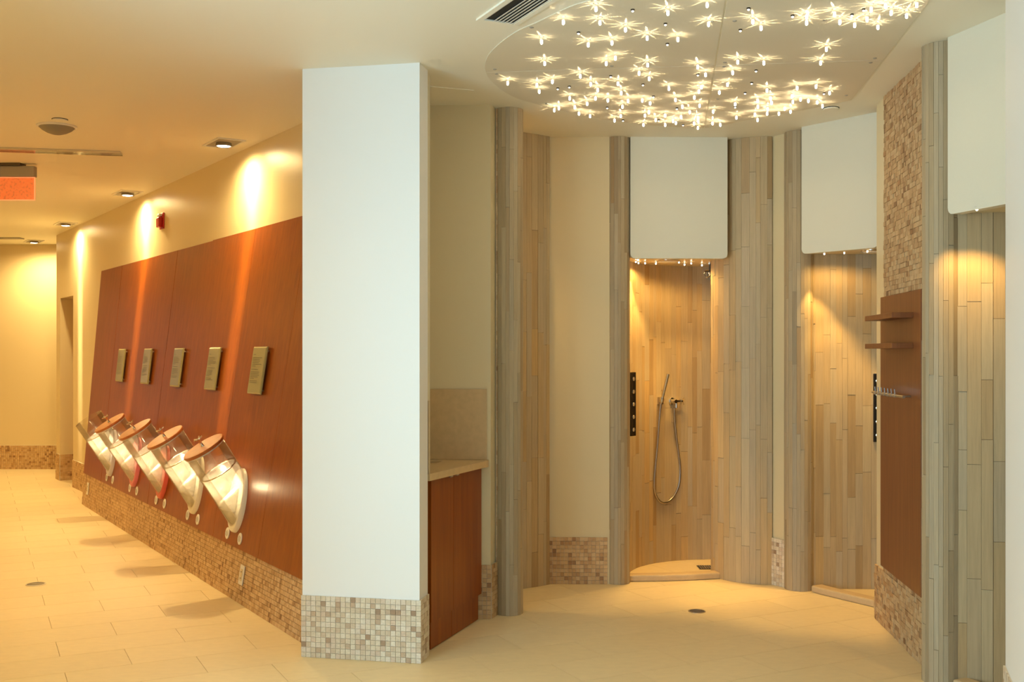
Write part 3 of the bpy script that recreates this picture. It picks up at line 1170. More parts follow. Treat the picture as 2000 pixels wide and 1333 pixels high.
def wash_data(lamp, panel_s=None, half=0.17):
    """kick reflector of a wall washer: throws a narrow even streak down the wall and boards beside it"""
    dist = (lamp - wp(lamp.y)).dot(wn)
    d = bpy.data.lights.new('wall_wash', 'POINT')
    d.energy = WASH_W
    d.color = WARM2
    d.shadow_soft_size = 0.0
    d.use_nodes = True
    N, L = d.node_tree.nodes, d.node_tree.links
    N.clear()
    out = N.new('ShaderNodeOutputLight')
    em = N.new('ShaderNodeEmission')
    L.new(em.outputs[0], out.inputs[0])
    ge = N.new('ShaderNodeNewGeometry')

    def dot(v):
        n = N.new('ShaderNodeVectorMath')
        n.operation = 'DOT_PRODUCT'
        n.inputs[1].default_value = v
        L.new(ge.outputs['Incoming'], n.inputs[0])
        return n.outputs['Value']

    def mth(op, a, b=None, clampv=False):
        n = N.new('ShaderNodeMath')
        n.operation = op
        n.use_clamp = clampv
        for i, v in enumerate((a, b)):
            if isinstance(v, (int, float)):
                n.inputs[i].default_value = v
            elif v is not None:
                L.new(v, n.inputs[i])
        return n.outputs[0]
    al = dot(tuple(wd))
    cw = dot(tuple(-wn))
    cz = dot((0, 0, -1))
    tw = mth('DIVIDE', dist, mth('MAXIMUM', cw, 0.02))    # distance to the wall along this direction
    t, c = tw, cw
    if panel_s is not None:                               # ... or to the leaning boards, whichever comes first
        pn_ = lean_n(panel_s, 1.2)
        dp = (lamp - lean(panel_s, 1.2, 0.012)).dot(pn_)
        cp = dot(tuple(-pn_))
        tp = mth('DIVIDE', dp, mth('MAXIMUM', cp, 0.02))
        first = mth('LESS_THAN', tp, tw)
        t = mth('MINIMUM', tw, tp)
        c = mth('ADD', mth('MULTIPLY', first, cp), mth('MULTIPLY', mth('SUBTRACT', 1.0, first), cw))
    x = mth('ABSOLUTE', mth('MULTIPLY', al, t))
    drop = mth('MULTIPLY', cz, t)
    m1 = mth('DIVIDE', mth('SUBTRACT', half, x), half * 0.85, True)
    m1 = mth('MULTIPLY', mth('MULTIPLY', m1, m1), mth('SUBTRACT', 3.0, mth('MULTIPLY', m1, 2.0)))
    m2 = mth('DIVIDE', mth('SUBTRACT', drop, 0.10), 0.14, True)
    m3 = mth('SUBTRACT', 1.0, mth('DIVIDE', drop, 2.7), True)
    g = mth('MULTIPLY', mth('MULTIPLY', m1, m2), mth('MULTIPLY', m3, mth('GREATER_THAN', c, 0.02)))
    I = mth('DIVIDE', mth('MULTIPLY', t, t), mth('MAXIMUM', c, 0.06))
    L.new(mth('MULTIPLY', g, I), em.inputs['Strength'])
    return d


WASH_W = 110.0


def downlight(p, label, energy, group='corridor downlights', panel_s=None, wash=True):
    e = empty('downlight', p, label, 'downlight', group)
    R3 = Matrix(((wd.x, wn.x, 0), (wd.y, wn.y, 0), (0, 0, 1)))
    m = MB()
    for cx, cy, sx, sy in ((0, 0.088, 0.33, 0.014), (0, -0.088, 0.33, 0.014), (0.158, 0, 0.014, 0.162), (-0.158, 0, 0.014, 0.162)):
        m.box(p + R3 @ Vector((cx, cy, -0.004)), (sx, sy, 0.008), R3)
    m.build('trim_frame', M['whiteplastic'], e)
    m = MB()
    m.box(p + R3 @ Vector((0, 0, -0.001)), (0.302, 0.162, 0.002), R3)
    m.build('backplate', M['greyplastic'], e)
    m = MB()
    m.lathe([(0.048, 0), (0.054, -0.018), (0.056, -0.026), (0.050, -0.026), (0.046, -0.018)], p, (0, 0, 1), 28, cap=False)
    m.build('lamp_ring', M['brushed'], e, smooth=True)
    m = MB()
    m.lathe([(0.045, -0.019), (0.04, -0.024), (0.02, -0.028)], p, (0, 0, 1), 24)
    m.build('lamp_face', M['lamp'], e, smooth=True)
    add_light('flood', 'SPOT', (0, 0, -0.034), energy, WARM, e, spot_size=math.radians(172), spot_blend=0.9, shadow_soft_size=0.035)
    add_light('beam', 'SPOT', (0, 0, -0.034), energy * 0.12, WARM2, e, spot_size=math.radians(62), spot_blend=1.0, shadow_soft_size=0.03)
    if not wash:
        return e
    k = bpy.data.objects.new('wall_wash', wash_data(p + Vector((0, 0, -0.034)), panel_s))
    COL.objects.link(k)
    k.parent = e
    k.location = (0, 0, -0.034)
    return e


DL = [((437, 279), 'largest rectangular downlight in the corridor, nearest the white pillar', 108),
      ((249, 377), 'second corridor downlight from the pillar, above the red alarm', 108),
      ((128, 437), 'third corridor downlight from the pillar, near the corridor corner', 108)]
for i, ((x, y), lab, en) in enumerate(DL):
    downlight(ceil_at(x, y), lab, en, panel_s=(1.9, 4.6, None)[i])
downlight(Vector((-5.98, 13.45, HC)), 'small farthest downlight before the bright end wall', 150, wash=False)
# a second row runs along the open side of the corridor, out of the picture
for i, (x, y) in enumerate([(-4.0, 6.3), (-5.5, 8.6), (-7.0, 10.9), (-2.35, 4.0)]):
    add_light('corridor_lamp', 'SPOT', (x, y, HC - 0.03), 64 if i < 3 else 36, WARM, spot_size=math.radians(168), spot_blend=0.8, shadow_soft_size=0.05)
# lamp of the hidden cubicle behind the washstand
add_light('hidden_cubicle_lamp', 'SPOT', (-0.50, 6.38, HC - 0.05), 38, (1.0, 0.64, 0.22), spot_size=math.radians(110), spot_blend=0.6, shadow_soft_size=0.04)

p = ceil_at(111, 246)
e = empty('ceiling_speaker', p, 'round domed grey ceiling speaker in the corridor', 'speaker')
mb = MB()
mb.lathe([(0.118, 0.0), (0.118, -0.006), (0.108, -0.012), (0.102, -0.010)], p, (0, 0, 1), 36, cap=False)
mb.build('rim', M['whiteplastic'], e, smooth=True)
mb = MB()
mb.lathe([(0.106, -0.008), (0.088, -0.026), (0.060, -0.042), (0.030, -0.052), (0.006, -0.055)], p, (0, 0, 1), 36)
mb.build('grille_dome', M['mesh'], e, smooth=True)


def cover(px, py, label):
    p = ceil_at(px, py)
    e = empty('sprinkler_cover', p, label, 'sprinkler cover')
    m = MB()
    m.lathe([(0.046, 0), (0.046, -0.003)], p, (0, 0, 1), 28)
    m.build('shadow_gap_ring', M['slot'], e)  # dark colour stands for the shade in the gap round the cover
    m = MB()
    m.lathe([(0.043, -0.003), (0.043, -0.009), (0.038, -0.011)], p, (0, 0, 1), 28)
    m.build('cover_disc', M['ceil'], e)


cover(117, 233, 'flat round sprinkler cover beside the ceiling speaker')
cover(1623, 211, 'flat round sprinkler cover near the corner of the star panel')

# slim clear linear strip on the corridor ceiling
a, b = ceil_at(-30, 289), ceil_at(237, 298)
e = empty('linear_strip', (a + b) / 2, 'slim translucent strip fitting across the corridor ceiling', 'ceiling strip')
d = (b - a).normalized()
n = Vector((-d.y, d.x, 0))
R3 = Matrix(((d.x, n.x, 0), (d.y, n.y, 0), (0, 0, 1)))
mb = MB()
mb.box((a + b) / 2 + Vector((0, 0, -0.004)), ((b - a).length, 0.10, 0.008), R3)
mb.build('strip_body', M['whiteplastic'], e)
mb = MB()
mb.box((a + b) / 2 + Vector((0, 0, -0.012)) + n * 0.0, ((b - a).length, 0.085, 0.008), R3)
mb.build('strip_lens', M['acrylic'], e)
for sgn in (-1, 1):
    mb = MB()
    mb.box((a + b) / 2 + Vector((0, 0, -0.010)) + n * (0.052 * sgn), ((b - a).length, 0.006, 0.014), R3)
    mb.build('edge_rail', M['chrome'], e)
a, b = ceil_at(-20, 464), ceil_at(46, 466)
mb = MB()
mb.box((a + b) / 2 + Vector((0, 0, -0.006)), ((b - a).length, 0.12, 0.012))
tag(mb.build('air_slot', M['greyplastic'], origin=tuple((a + b) / 2)), 'narrow grey air slot at the far end of the corridor ceiling', 'air slot')

# edge-lit exit sign, cut by the left picture edge
sx0, sx1, sy = -3.90, -3.528, 7.96
e = empty('exit_sign', ((sx0 + sx1) / 2, sy, HC), 'red glowing hanging sign at the left picture edge', 'exit sign')
mb = MB()
mb.box((-3.70, sy, HC - 0.010), (0.16, 0.10, 0.020))
mb.build('canopy', M['darkmetal'], e)
mb = MB()
mb.box(((sx0 + sx1) / 2, sy, HC - 0.060), (sx1 - sx0, 0.055, 0.080))
mb.build('housing', M['greyplastic'], e, bevel=0.004)
M['signface'] = bpy.data.materials.new('sign_face')
nt, N, L, P = nodes_of(M['signface'])
tc = N.new('ShaderNodeTexCoord')
nz = N.new('ShaderNodeTexNoise')
nz.inputs['Scale'].default_value = 60
nz.inputs['Detail'].default_value = 4
L.new(tc.outputs['Object'], nz.inputs['Vector'])
mr = N.new('ShaderNodeMapRange')
mr.inputs[1].default_value = 0.35
mr.inputs[2].default_value = 0.65
mr.inputs[3].default_value = 0.25
mr.inputs[4].default_value = 0.75
L.new(nz.outputs['Fac'], mr.inputs[0])
P.inputs['Base Color'].default_value = (0.6, 0.32, 0.16, 1)
P.inputs['Roughness'].default_value = 0.25
P.inputs['Emission Color'].default_value = (1.0, 0.10, 0.02, 1)
L.new(mr.outputs[0], P.inputs['Emission Strength'])
mb = MB()
mb.box(((sx0 + sx1) / 2, sy, HC - 0.185), (sx1 - sx0 - 0.012, 0.008, 0.165))
mb.build('glowing_panel', M['signface'], e)
mb = MB()
xr = sx1 - 0.006
mb.box((xr, sy, HC - 0.185), (0.006, 0.010, 0.170))
mb.box(((sx0 + sx1) / 2, sy, HC - 0.268), (sx1 - sx0 - 0.012, 0.010, 0.006))
mb.box(((sx0 + sx1) / 2, sy, HC - 0.103), (sx1 - sx0 - 0.012, 0.012, 0.006))
mb.build('glowing_edge', M['signred'], e)

# red alarm on the corridor wall
ap = wp(9.06, 0.0) + Vector((0, 0, 2.61))
e = empty('fire_alarm', ap, 'small red fire alarm on the corridor wall above the boards', 'alarm')
R3 = Matrix(((wd.x, wn.x, 0), (wd.y, wn.y, 0), (0, 0, 1)))
mb = MB()
mb.box(ap + wn * 0.006, (0.115, 0.012, 0.135), R3)
mb.build('back_plate', M['red'], e, bevel=0.003)
mb = MB()
mb.box(ap + wn * 0.028 + Vector((0, 0, -0.012)), (0.085, 0.034, 0.085), R3)
mb.build('sounder', M['red'], e, bevel=0.008)
mb = MB()
mb.box(ap + wn * 0.026 + Vector((0, 0, 0.048)), (0.07, 0.024, 0.022), R3)
mb.build('strobe', M['whiteplastic'], e, bevel=0.006)

# ================================================================== plaques, jars, rosettes, sockets
place_word = ['nearest the white pillar', 'second from the white pillar', 'in the middle of the row', 'fourth from the white pillar', 'farthest from the white pillar']
for k in range(5):
    sc = 1.205 + 0.896 * k
    zc = 1.385
    R, V, Nn = lean_frame(sc, zc)
    out = 0.018 if k < 2 else 0.009
    o = lean(sc, zc, out)
    e = empty('glass_plaque', o, 'tinted glass text plaque on the boards, ' + place_word[k], 'plaque', 'glass plaques above the jars')
    m4 = frame(o, R, V, Nn)

    def q(x, y, z):
        return m4 @ Vector((x, y, z))
    W, H2, B = 0.120, 0.148, 0.010
    mb = MB()
    z0, z1, z2 = 0.016, 0.022, 0.028
    mb.hexa([q(-W, -H2, z0), q(W, -H2, z0), q(W, H2, z0), q(-W, H2, z0)], [q(-W, -H2, z1), q(W, -H2, z1), q(W, H2, z1), q(-W, H2, z1)])
    mb.hexa([q(-W, -H2, z1), q(W, -H2, z1), q(W, H2, z1), q(-W, H2, z1)], [q(-W + B, -H2 + B, z2), q(W - B, -H2 + B, z2), q(W - B, H2 - B, z2), q(-W + B, H2 - B, z2)])
    mb.build('glass', M['plaque'], e)
    for sx in (-1, 1):
        for sy2 in (-1, 1):
            mb = MB()
            mb.lathe([(0.006, 0.0), (0.006, 0.016)], q(sx * (W - 0.025), sy2 * (H2 - 0.025), 0), Nn, 8)
            mb.build('standoff', M['brushed'], e)
    rng = random.Random(70 + k)
    mb = MB()
    lines = [0.098] + [0.078 - 0.0105 * i for i in range(6)] + [0.004, -0.012, -0.022, -0.032, -0.042, -0.052, -0.068, -0.078]
    for i, yy in enumerate(lines):
        ln = 0.045 if i == 0 else rng.uniform(0.11, 0.17) if i % 6 else 0.07
        cx = -0.095 + ln / 2
        mb.add([q(cx - ln / 2, yy - 0.0018, z2 + 0.0004), q(cx + ln / 2, yy - 0.0018, z2 + 0.0004), q(cx + ln / 2, yy + 0.0018, z2 + 0.0004), q(cx - ln / 2, yy + 0.0018, z2 + 0.0004)], [(0, 1, 2, 3)])
    tx = mb.build('printed_lines', M['print'], e)
    tx['kind'] = 'stuff'

M['plate0'] = mat_plain('plate_cream', (0.88, 0.83, 0.70, 1), 0.35)
M['plate2'] = mat_plain('plate_red', (0.66, 0.10, 0.075, 1), 0.35)
M['plate3'] = mat_plain('plate_pink', (0.70, 0.18, 0.23, 1), 0.35)
M['plate4'] = mat_plain('plate_lavender', (0.62, 0.60, 0.72, 1), 0.35)
jar_lab = ['nearest clear tilted jar with a wooden lid and cream back plate', 'second tilted jar from the pillar, cream back plate and wooden lid',
           'middle tilted jar with a red back plate and pale wooden lid', 'fourth tilted jar from the pillar with a pink back plate',
           'farthest tilted jar, open without a lid, lavender back plate']
AL = math.radians(57.4)
for k in range(5):
    s_t = (1.253, 2.15, 3.055, 3.93, 4.836)[k]
    R, V, Nn = lean_frame(s_t, 0.5)
    out = 0.018 if k < 2 else 0.009
    tip = lean(s_t, 0.39, out)
    nh = Vector((Nn.x, Nn.y, 0)).normalized()
    ax = nh * math.cos(AL) + Vector((0, 0, 1)) * math.sin(AL)
    e2 = -nh * math.sin(AL) + Vector((0, 0, 1)) * math.cos(AL)
    e1 = R
    RO, RI, LT = 0.125, 0.120, 0.54
    C0 = tip + e2 * RO

    def cut(phi, r):
        off = e1 * (math.cos(phi) * r) + e2 * (math.sin(phi) * r)
        b = C0 + off
        t = (tip - b).dot(Nn) / ax.dot(Nn)
        return b, t
    e = empty('tilted_jar', tip, jar_lab[k], 'jar', 'tilted jars on the leaning boards')
    SEG = 40

    def shell(name, mat, r0, r1, t_top, lift=0.0):
        vs, fs = [], []
        for i in range(SEG):
            ph = 2 * PI * i / SEG
            for r in (r0, r1):
                b, t = cut(ph, r)
                vs += [b + ax * (t + lift), b + ax * t_top]
        for i in range(SEG):
            a, b = 4 * i, 4 * ((i + 1) % SEG)
            fs += [(a, b, b + 1, a + 1), (a + 2, a + 3, b + 3, b + 2), (a + 1, b + 1, b + 3, a + 3), (a, a + 2, b + 2, b)]
        m = MB()
        m.add(vs, fs)
        return m.build(name, mat, e, smooth=True)
    shell('tube', M['acrylic'], RO, RI, LT)
    shell('liner', M['liner'], RI - 0.003, RI - 0.0055, 0.375, 0.012)
    mb = MB()
    mb.lathe([(RI - 0.001, 0), (RI - 0.001, 0.006), (RI - 0.010, 0.006), (RI - 0.010, 0), (RI - 0.001, 0)], C0 + ax * 0.375, ax, SEG, cap=False)
    mb.build('rim_ring', M['chrome'], e, smooth=True)
    # coloured back plate where the tube meets the boards
    ea = RO + 0.004
    sinb = abs(ax.dot(Nn))
    cen = tip + (V * (ea / sinb))
    mb = MB()
    vs = []
    for dz, sc_ in ((0.0, 1.02), (0.020, 1.0), (0.028, 0.95)):
        vs += [cen + R * (ea * sc_ * math.cos(2 * PI * i / SEG)) + V * (ea / sinb * sc_ * math.sin(2 * PI * i / SEG)) + Nn * dz for i in range(SEG)]
    fs = [tuple(range(2 * SEG, 3 * SEG))] + [(r * SEG + i, r * SEG + (i + 1) % SEG, (r + 1) * SEG + (i + 1) % SEG, (r + 1) * SEG + i) for r in (0, 1) for i in range(SEG)]
    mb.add(vs, fs)
    mb.build('back_plate', M['plate0' if k < 2 else 'plate%d' % k], e, smooth=True)
    # pale spout standing out of the plate
    mb = MB()
    so = cen - V * 0.01 + Nn * 0.026
    wdt = 0.045
    r0 = [so - R * wdt - V * 0.065, so + R * wdt - V * 0.065, so + R * wdt + V * 0.095, so - R * wdt + V * 0.095]
    r1 = [so - R * 0.022 - V * 0.055 + Nn * 0.085, so + R * 0.022 - V * 0.055 + Nn * 0.085, so + R * 0.022 - V * 0.015 + Nn * 0.095, so - R * 0.022 - V * 0.015 + Nn * 0.095]
    mb.hexa(r0, r1)
    mb.build('spout', M['whiteplastic'], e, bevel=0.010)
    add_light('jar_fill_light', 'POINT', cen + ax * 0.13 + Nn * 0.05 - tip, 2.6, (1.0, 0.80, 0.50), e, shadow_soft_size=0.02)  # fill light added inside the tube, without a lamp body
    if k < 4:
        mb = MB()
        ct = C0 + ax * LT
        mb.lathe([(0.120, 0.0), (0.132, 0.002), (0.134, 0.006), (0.134, 0.018), (0.131, 0.021)], ct, ax, 44)
        lid = mb.build('lid', M['lidwood'], e, smooth=True)
        mb = MB()
        mb.lathe([(0.121, -0.008), (0.121, 0.0), (0.112, 0.0), (0.112, -0.008)], ct, ax, 40, cap=False)
        mb.build('seal_ring', M['whiteplastic'], lid, smooth=True)
        mb = MB()
        mb.lathe([(0.012, 0.021), (0.009, 0.026), (0.008, 0.062), (0.011, 0.066), (0.011, 0.074)], ct, ax, 14)
        for j in range(5):
            a = 2 * PI * j / 5 + 0.3 * k
            d = (e1 * math.cos(a) + e2 * math.sin(a))
            mb.tube([ct + ax * 0.070, ct + ax * 0.073 + d * 0.016, ct + ax * 0.078 + d * 0.030], [0.006, 0.0055, 0.0045], 8)
        mb.build('knob', M['chrome'], lid, smooth=True)
    # two white slotted rosettes under each jar
    for j, ds in enumerate((0.128, -0.117)):
        so_, z_ = s_t + ds, 0.366
        Rr, Vr, Nr = lean_frame(so_, z_)
        oo = lean(so_, z_, out)
        ee = empty('slotted_rosette', oo, 'white slotted rosette below the %s, %s of its pair' % (('nearest jar', 'second jar', 'middle jar', 'fourth jar', 'farthest jar')[k], 'left' if j == 0 else 'right'),
                   'rosette', 'slotted rosettes below the jars')
        mb = MB()
        mb.lathe([(0.036, 0.0), (0.036, 0.004), (0.032, 0.006)], oo, Nr, 28)
        mb.build('disc', M['whiteplastic'], ee)
        for i in range(4):
            mb = MB()
            mm = frame(oo + Rr * ((i - 1.5) * 0.0125) + Nr * 0.0062 + Vr * 0.0, Rr, Vr, Nr)
            hl = (0.026, 0.038, 0.038, 0.026)[i]
            cs = [mm @ Vector((x * 0.0022, y * hl / 2, z * 0.0006)) for z in (-1, 1) for x, y in ((-1, -1), (1, -1), (1, 1), (-1, 1))]
            mb.hexa(cs[:4], cs[4:])
            mb.build('slit', M['greyplastic'], ee)


def socket(s, z, label):
    R, V, Nn = lean_frame(s, z)
    o = lean(s, z, 0.0035)
    e = empty('wall_socket', o, label, 'socket')
    m = frame(o, R, V, Nn)

    def bx(c, sz):
        b = MB()
        cs = [m @ Vector((c[0] + x * sz[0] / 2, c[1] + y * sz[1] / 2, c[2] + zz * sz[2] / 2)) for zz in (-1, 1) for x, y in ((-1, -1), (1, -1), (1, 1), (-1, 1))]
        b.hexa(cs[:4], cs[4:])
        return b
    bx((0, 0, 0.003), (0.074, 0.116, 0.006)).build('plate', M['whiteplastic'], e, bevel=0.002)
    bx((0, 0, 0.007), (0.034, 0.068, 0.003)).build('insert', M['paint'], e)
    for yy in (0.019, -0.019):
        for xx in (-0.006, 0.006):
            bx((xx, yy, 0.0088), (0.0025, 0.009, 0.001)).build('pin_slot', M['slot'], e)


socket(1.05, 0.166, 'white wall socket in the mosaic foot below the nearest jar')
socket(5.777, 0.178, 'small wall socket at the far end of the mosaic foot')

# ================================================================== washstand behind the pillar
CL, CR = Vector((-0.405, 5.39, 0)), Vector((-0.172, 6.045, 0))
cd = (CR - CL).normalized()
cn = Vector((cd.y, -cd.x, 0))            # out into the room
cab = empty('washstand_cabinet', (-0.42, 5.85, 0), 'cherry wood washstand cabinet with two doors behind the pillar', 'cabinet')
mb = MB()
mb.prism([(CL - cn * 0.022).xy, (CR - cn * 0.022 - cd * 0.01).xy, (-0.42, 6.055), (-0.78, 6.06), (-0.47, 5.50)], 0.14, 0.862)
mb.build('carcass', M['wood_flat'], cab)
Ls = (CR - CL).length
mid = (Vector((-0.3076, 5.664, 0)) - CL).length
for a, b in ((0.0, mid - 0.0015), (mid + 0.0015, Ls)):
    p, q = CL + cd * a, CL + cd * b
    mb = MB()
    mb.prism([p.xy, q.xy, (q - cn * 0.02).xy, (p - cn * 0.02).xy], 0.145, 0.858)
    d_ = mb.build('door', M['wood'], cab)
    mb = MB()
    h0 = (q if a == 0.0 else p) + cd * (-0.04 if a == 0.0 else 0.04)
    mb.box(h0 + Vector((0, 0, 0.852)) + cn * 0.004, (0.035, 0.008, 0.006), Matrix(((cd.x, cn.x, 0), (cd.y, cn.y, 0), (0, 0, 1))))
    mb.build('pull', M['brushed'], d_)
for a, b in ((0.02, mid - 0.002), (mid + 0.002, Ls - 0.02)):
    p, q = CL + cd * a - cn * 0.012, CL + cd * b - cn * 0.012
    mb = MB()
    mb.prism([p.xy, q.xy, (q - cn * 0.02).xy, (p - cn * 0.02).xy], 0.004, 0.140)
    mb.build('plinth_board', M['wood'], cab)
TL, TR = Vector((-0.408, 5.335, 0)), Vector((-0.131, 6.01, 0))
top = empty('stone_countertop', (-0.42, 5.85, 0.862), 'beige limestone washstand top with a sunken basin', 'countertop')
sink = [Vector((-0.66, 5.98)), Vector((-0.55, 5.82)), Vector((-0.415, 5.86)), Vector((-0.385, 5.965))]
outer = [TL.xy, TR.xy, Vector((-0.131, 6.053)), Vector((-0.80, 6.075)), Vector((-0.47, 5.47)), Vector((-0.43, 5.34))]
# top slab around the basin hole: bridge the outline to the hole
pol = [outer[0], outer[1], outer[2], sink[3], sink[2], sink[1], outer[4], outer[5]]
pol2 = [outer[2], outer[3], outer[4], sink[1], sink[0], sink[3]]
for pp in (pol, pol2):
    mb = MB()
    mb.prism(pp, 0.862, 0.897)
    mb.build('slab', M['stone'], top)
mb = MB()
cs = sum(sink, Vector((0, 0))) / 4
mb.hexa([(*(cs + (v - cs) * 0.8), 0.790) for v in sink], [(*(cs + (v - cs) * 0.8), 0.785) for v in sink])
for i in range(4):
    a, b = sink[i], sink[(i + 1) % 4]
    a2, b2 = cs + (a - cs) * 0.8, cs + (b - cs) * 0.8
    mb.add([(a.x, a.y, 0.897), (b.x, b.y, 0.897), (b2.x, b2.y, 0.788), (a2.x, a2.y, 0.788)], [(0, 1, 2, 3)])
mb.build('basin', M['stone'], top)
mb = MB()
mb.lathe([(0.022, 0.790), (0.022, 0.793)], (cs.x, cs.y, 0), (0, 0, 1), 16)
mb.build('basin_drain', M['brushed'], top)
bs = empty('stone_backsplash', (-0.5, 6.08, 0.897), 'mottled beige limestone splashback behind the washstand', 'splashback')
mb = MB()
mb.prism([(-0.90, 6.092), (-0.142, 6.046), (-0.142, 6.059), (-0.90, 6.105)], 0.898, 1.295)
mb.build('back_slab', M['stone'], bs)
mb = MB()
mb.prism([(-0.416, 5.345), (-0.409, 5.349), (-0.43, 5.44), (-0.44, 5.44)], 0.898, 1.26)
mb.build('side_slab', M['stone'], bs)

# ================================================================== shelf panel with hooks
def side(s_y, out, z):
    """a point on the mosaic side wall at depth s_y, standing out of it"""
    t = (s_y - MW0.y) / md.y
    return MW0 + md * t + mn * out + Vector((0, 0, z))


def sbox(y0, y1, o0, o1, z0, z1):
    m = MB()
    a = [side(y0, o0, 0), side(y1, o0, 0), side(y1, o1, 0), side(y0, o1, 0)]
    m.hexa([(v.x, v.y, z0) for v in a], [(v.x, v.y, z1) for v in a])
    return m


pan = empty('shelf_panel', side(5.45, 0.012, PZ0), 'tall brown wooden wall panel with two shelves beside the nearest column', 'shelf panel')
sbox(5.06, 5.84, 0.0125, 0.036, PZ0, PZ1).build('backboard', M['wood_flat'], pan, bevel=0.001)
for z in (1.669, 1.521):
    sbox(5.19, 5.76, 0.036, 0.136, z, z + 0.026).build('shelf', M['wood_flat'], pan, bevel=0.001)
hk = empty('hook_rail', side(5.45, 0.036, 1.286), 'brushed metal rail of upright pegs on the brown shelf panel', 'hook rail')
mb = MB()
mb.tube([side(5.17, 0.085, 1.286), side(5.80, 0.085, 1.286)], 0.0075, 12)
mb.build('rail', M['brushed'], hk, smooth=True)
for y in (5.24, 5.74):
    mb = MB()
    mb.tube([side(y, 0.036, 1.286), side(y, 0.085, 1.286)], 0.006, 10)
    mb.build('bracket', M['brushed'], hk, smooth=True)
for i in range(7):
    y = 5.335 + 0.068 * i
    mb = MB()
    mb.tube([side(y - 0.016, 0.085, 1.286), side(y + 0.016, 0.085, 1.286)], 0.0098, 12)
    h_ = mb.build('hook', M['brushed'], hk, smooth=True)
    mb = MB()
    mb.tube([side(y, 0.085, 1.288), side(y, 0.088, 1.318)], 0.0035, 8)
    mb.build('peg', M['chrome'], h_, smooth=True)

# ================================================================== shower fittings


def on_arc(px, off=0.014):
    """the plan point of the curved cubicle wall seen in photo column px, standing off it"""
    k = (px - CXP) / FPX
    r = 0.67 - 0.012 - off
    A, B, Cc = 1 + k * k, -2 * (k * C1[0] + C1[1]), C1[0] ** 2 + C1[1] ** 2 - r * r
    y = (-B + math.sqrt(B * B - 4 * A * Cc)) / (2 * A)
    return Vector((k * y, y, 0))


def arc_n(p):
    return Vector((C1[0] - p.x, C1[1] - p.y, 0)).normalized()


def at_wall(px, py, off=0.0):
    p = on_arc(px, off)
    p.z = HEYE + (CYP - py) / FPX * p.y
    return p


hs = empty('hand_shower', at_wall(1288, 783), 'chrome hand shower on a wall bracket with a long looped hose', 'hand shower')
bp = at_wall(1288, 783)
bn = arc_n(bp)
bt = Vector((-bn.y, bn.x, 0))
mb = MB()
mb.box(bp + bn * 0.010, (0.044, 0.020, 0.052), Matrix(((bt.x, bn.x, 0), (bt.y, bn.y, 0), (0, 0, 1))))
mb.build('wall_bracket', M['brushed'], hs, bevel=0.003)
mb = MB()
pivot = at_wall(1292.5, 781, 0.035)
mb.lathe([(0.016, -0.018), (0.018, 0.0), (0.016, 0.018)], pivot, (0.1, -0.15, 1), 16)
mb.build('holder', M['chrome'], hs, smooth=True)
h0, h1 = at_wall(1291, 789, 0.030), at_wall(1304.5, 731, 0.085)
mb = MB()
mb.tube([h0, h0.lerp(h1, 0.15), h0.lerp(h1, 0.3), h1], [0.008, 0.010, 0.0115, 0.0125], 14)
mb.build('handset', M['chrome'], hs, smooth=True)
hose_px = [(1290.5, 789, .030), (1288, 812, .026), (1286, 840, .022), (1283.5, 875, .016), (1280.5, 905, .012), (1278, 935, .010), (1278, 955, .010), (1281, 968, .010), (1287, 978, .010), (1294, 982.5, .010),
           (1303, 981.5, .010), (1313, 974, .010), (1321, 961, .010), (1326, 947, .010), (1328, 930, .010), (1328, 912, .010), (1325, 885, .012), (1321, 855, .015), (1318.5, 830, .019), (1317, 808, .024), (1317, 796, .028)]
hp = [at_wall(*q) for q in hose_px]
pts = []
for i in range(len(hp) - 1):
    p0, p1, p2, p3 = hp[max(i - 1, 0)], hp[i], hp[i + 1], hp[min(i + 2, len(hp) - 1)]
    for t in (0, 0.33, 0.66):
        pts.append(0.5 * ((2 * p1) + (p2 - p0) * t + (2 * p0 - 5 * p1 + 4 * p2 - p3) * t * t + (3 * p1 - p0 - 3 * p2 + p3) * t ** 3))
pts.append(hp[-1])
mb = MB()
mb.tube(pts, 0.0078, 10)
mb.build('hose', M['brushed'], hs, smooth=True)
va = empty('shower_valve', at_wall(1312, 784), 'chrome cross handle shower valve right of the hand shower', 'valve')
vp = at_wall(1312, 784)
vn = arc_n(vp)
vt = Vector((vn.y, -vn.x, 0))
if vt.x < 0:
    vt = -vt
mb = MB()
mb.lathe([(0.026, 0.0), (0.026, 0.006), (0.022, 0.009)], vp, vn, 24)
mb.build('flange', M['chrome'], va, smooth=True)
mb = MB()
mb.lathe([(0.016, 0.006), (0.016, 0.05), (0.013, 0.055)], vp, vn, 18)
mb.tube([vp + vn * 0.03, vp + vn * 0.03 + vt * 0.055], 0.0105, 12)
mb.tube([vp + vn * 0.03 + vt * 0.018, vp + vn * 0.03 + vt * 0.018 + Vector((0, 0, -0.048))], 0.009, 12)
mb.build('valve_body', M['chrome'], va, smooth=True)
mb = MB()
hub = vp + vn * 0.03 + vt * 0.062
mb.lathe([(0.012, -0.008), (0.012, 0.008)], hub, vt, 14)
for j in range(4):
    a = PI / 4 + j * PI / 2
    mb.tube([hub, hub + (Vector((0, 0, math.cos(a))) + vn * math.sin(a)) * 0.032 + vt * 0.006], 0.0045, 8)
mb.build('cross_handle', M['chrome'], va, smooth=True)


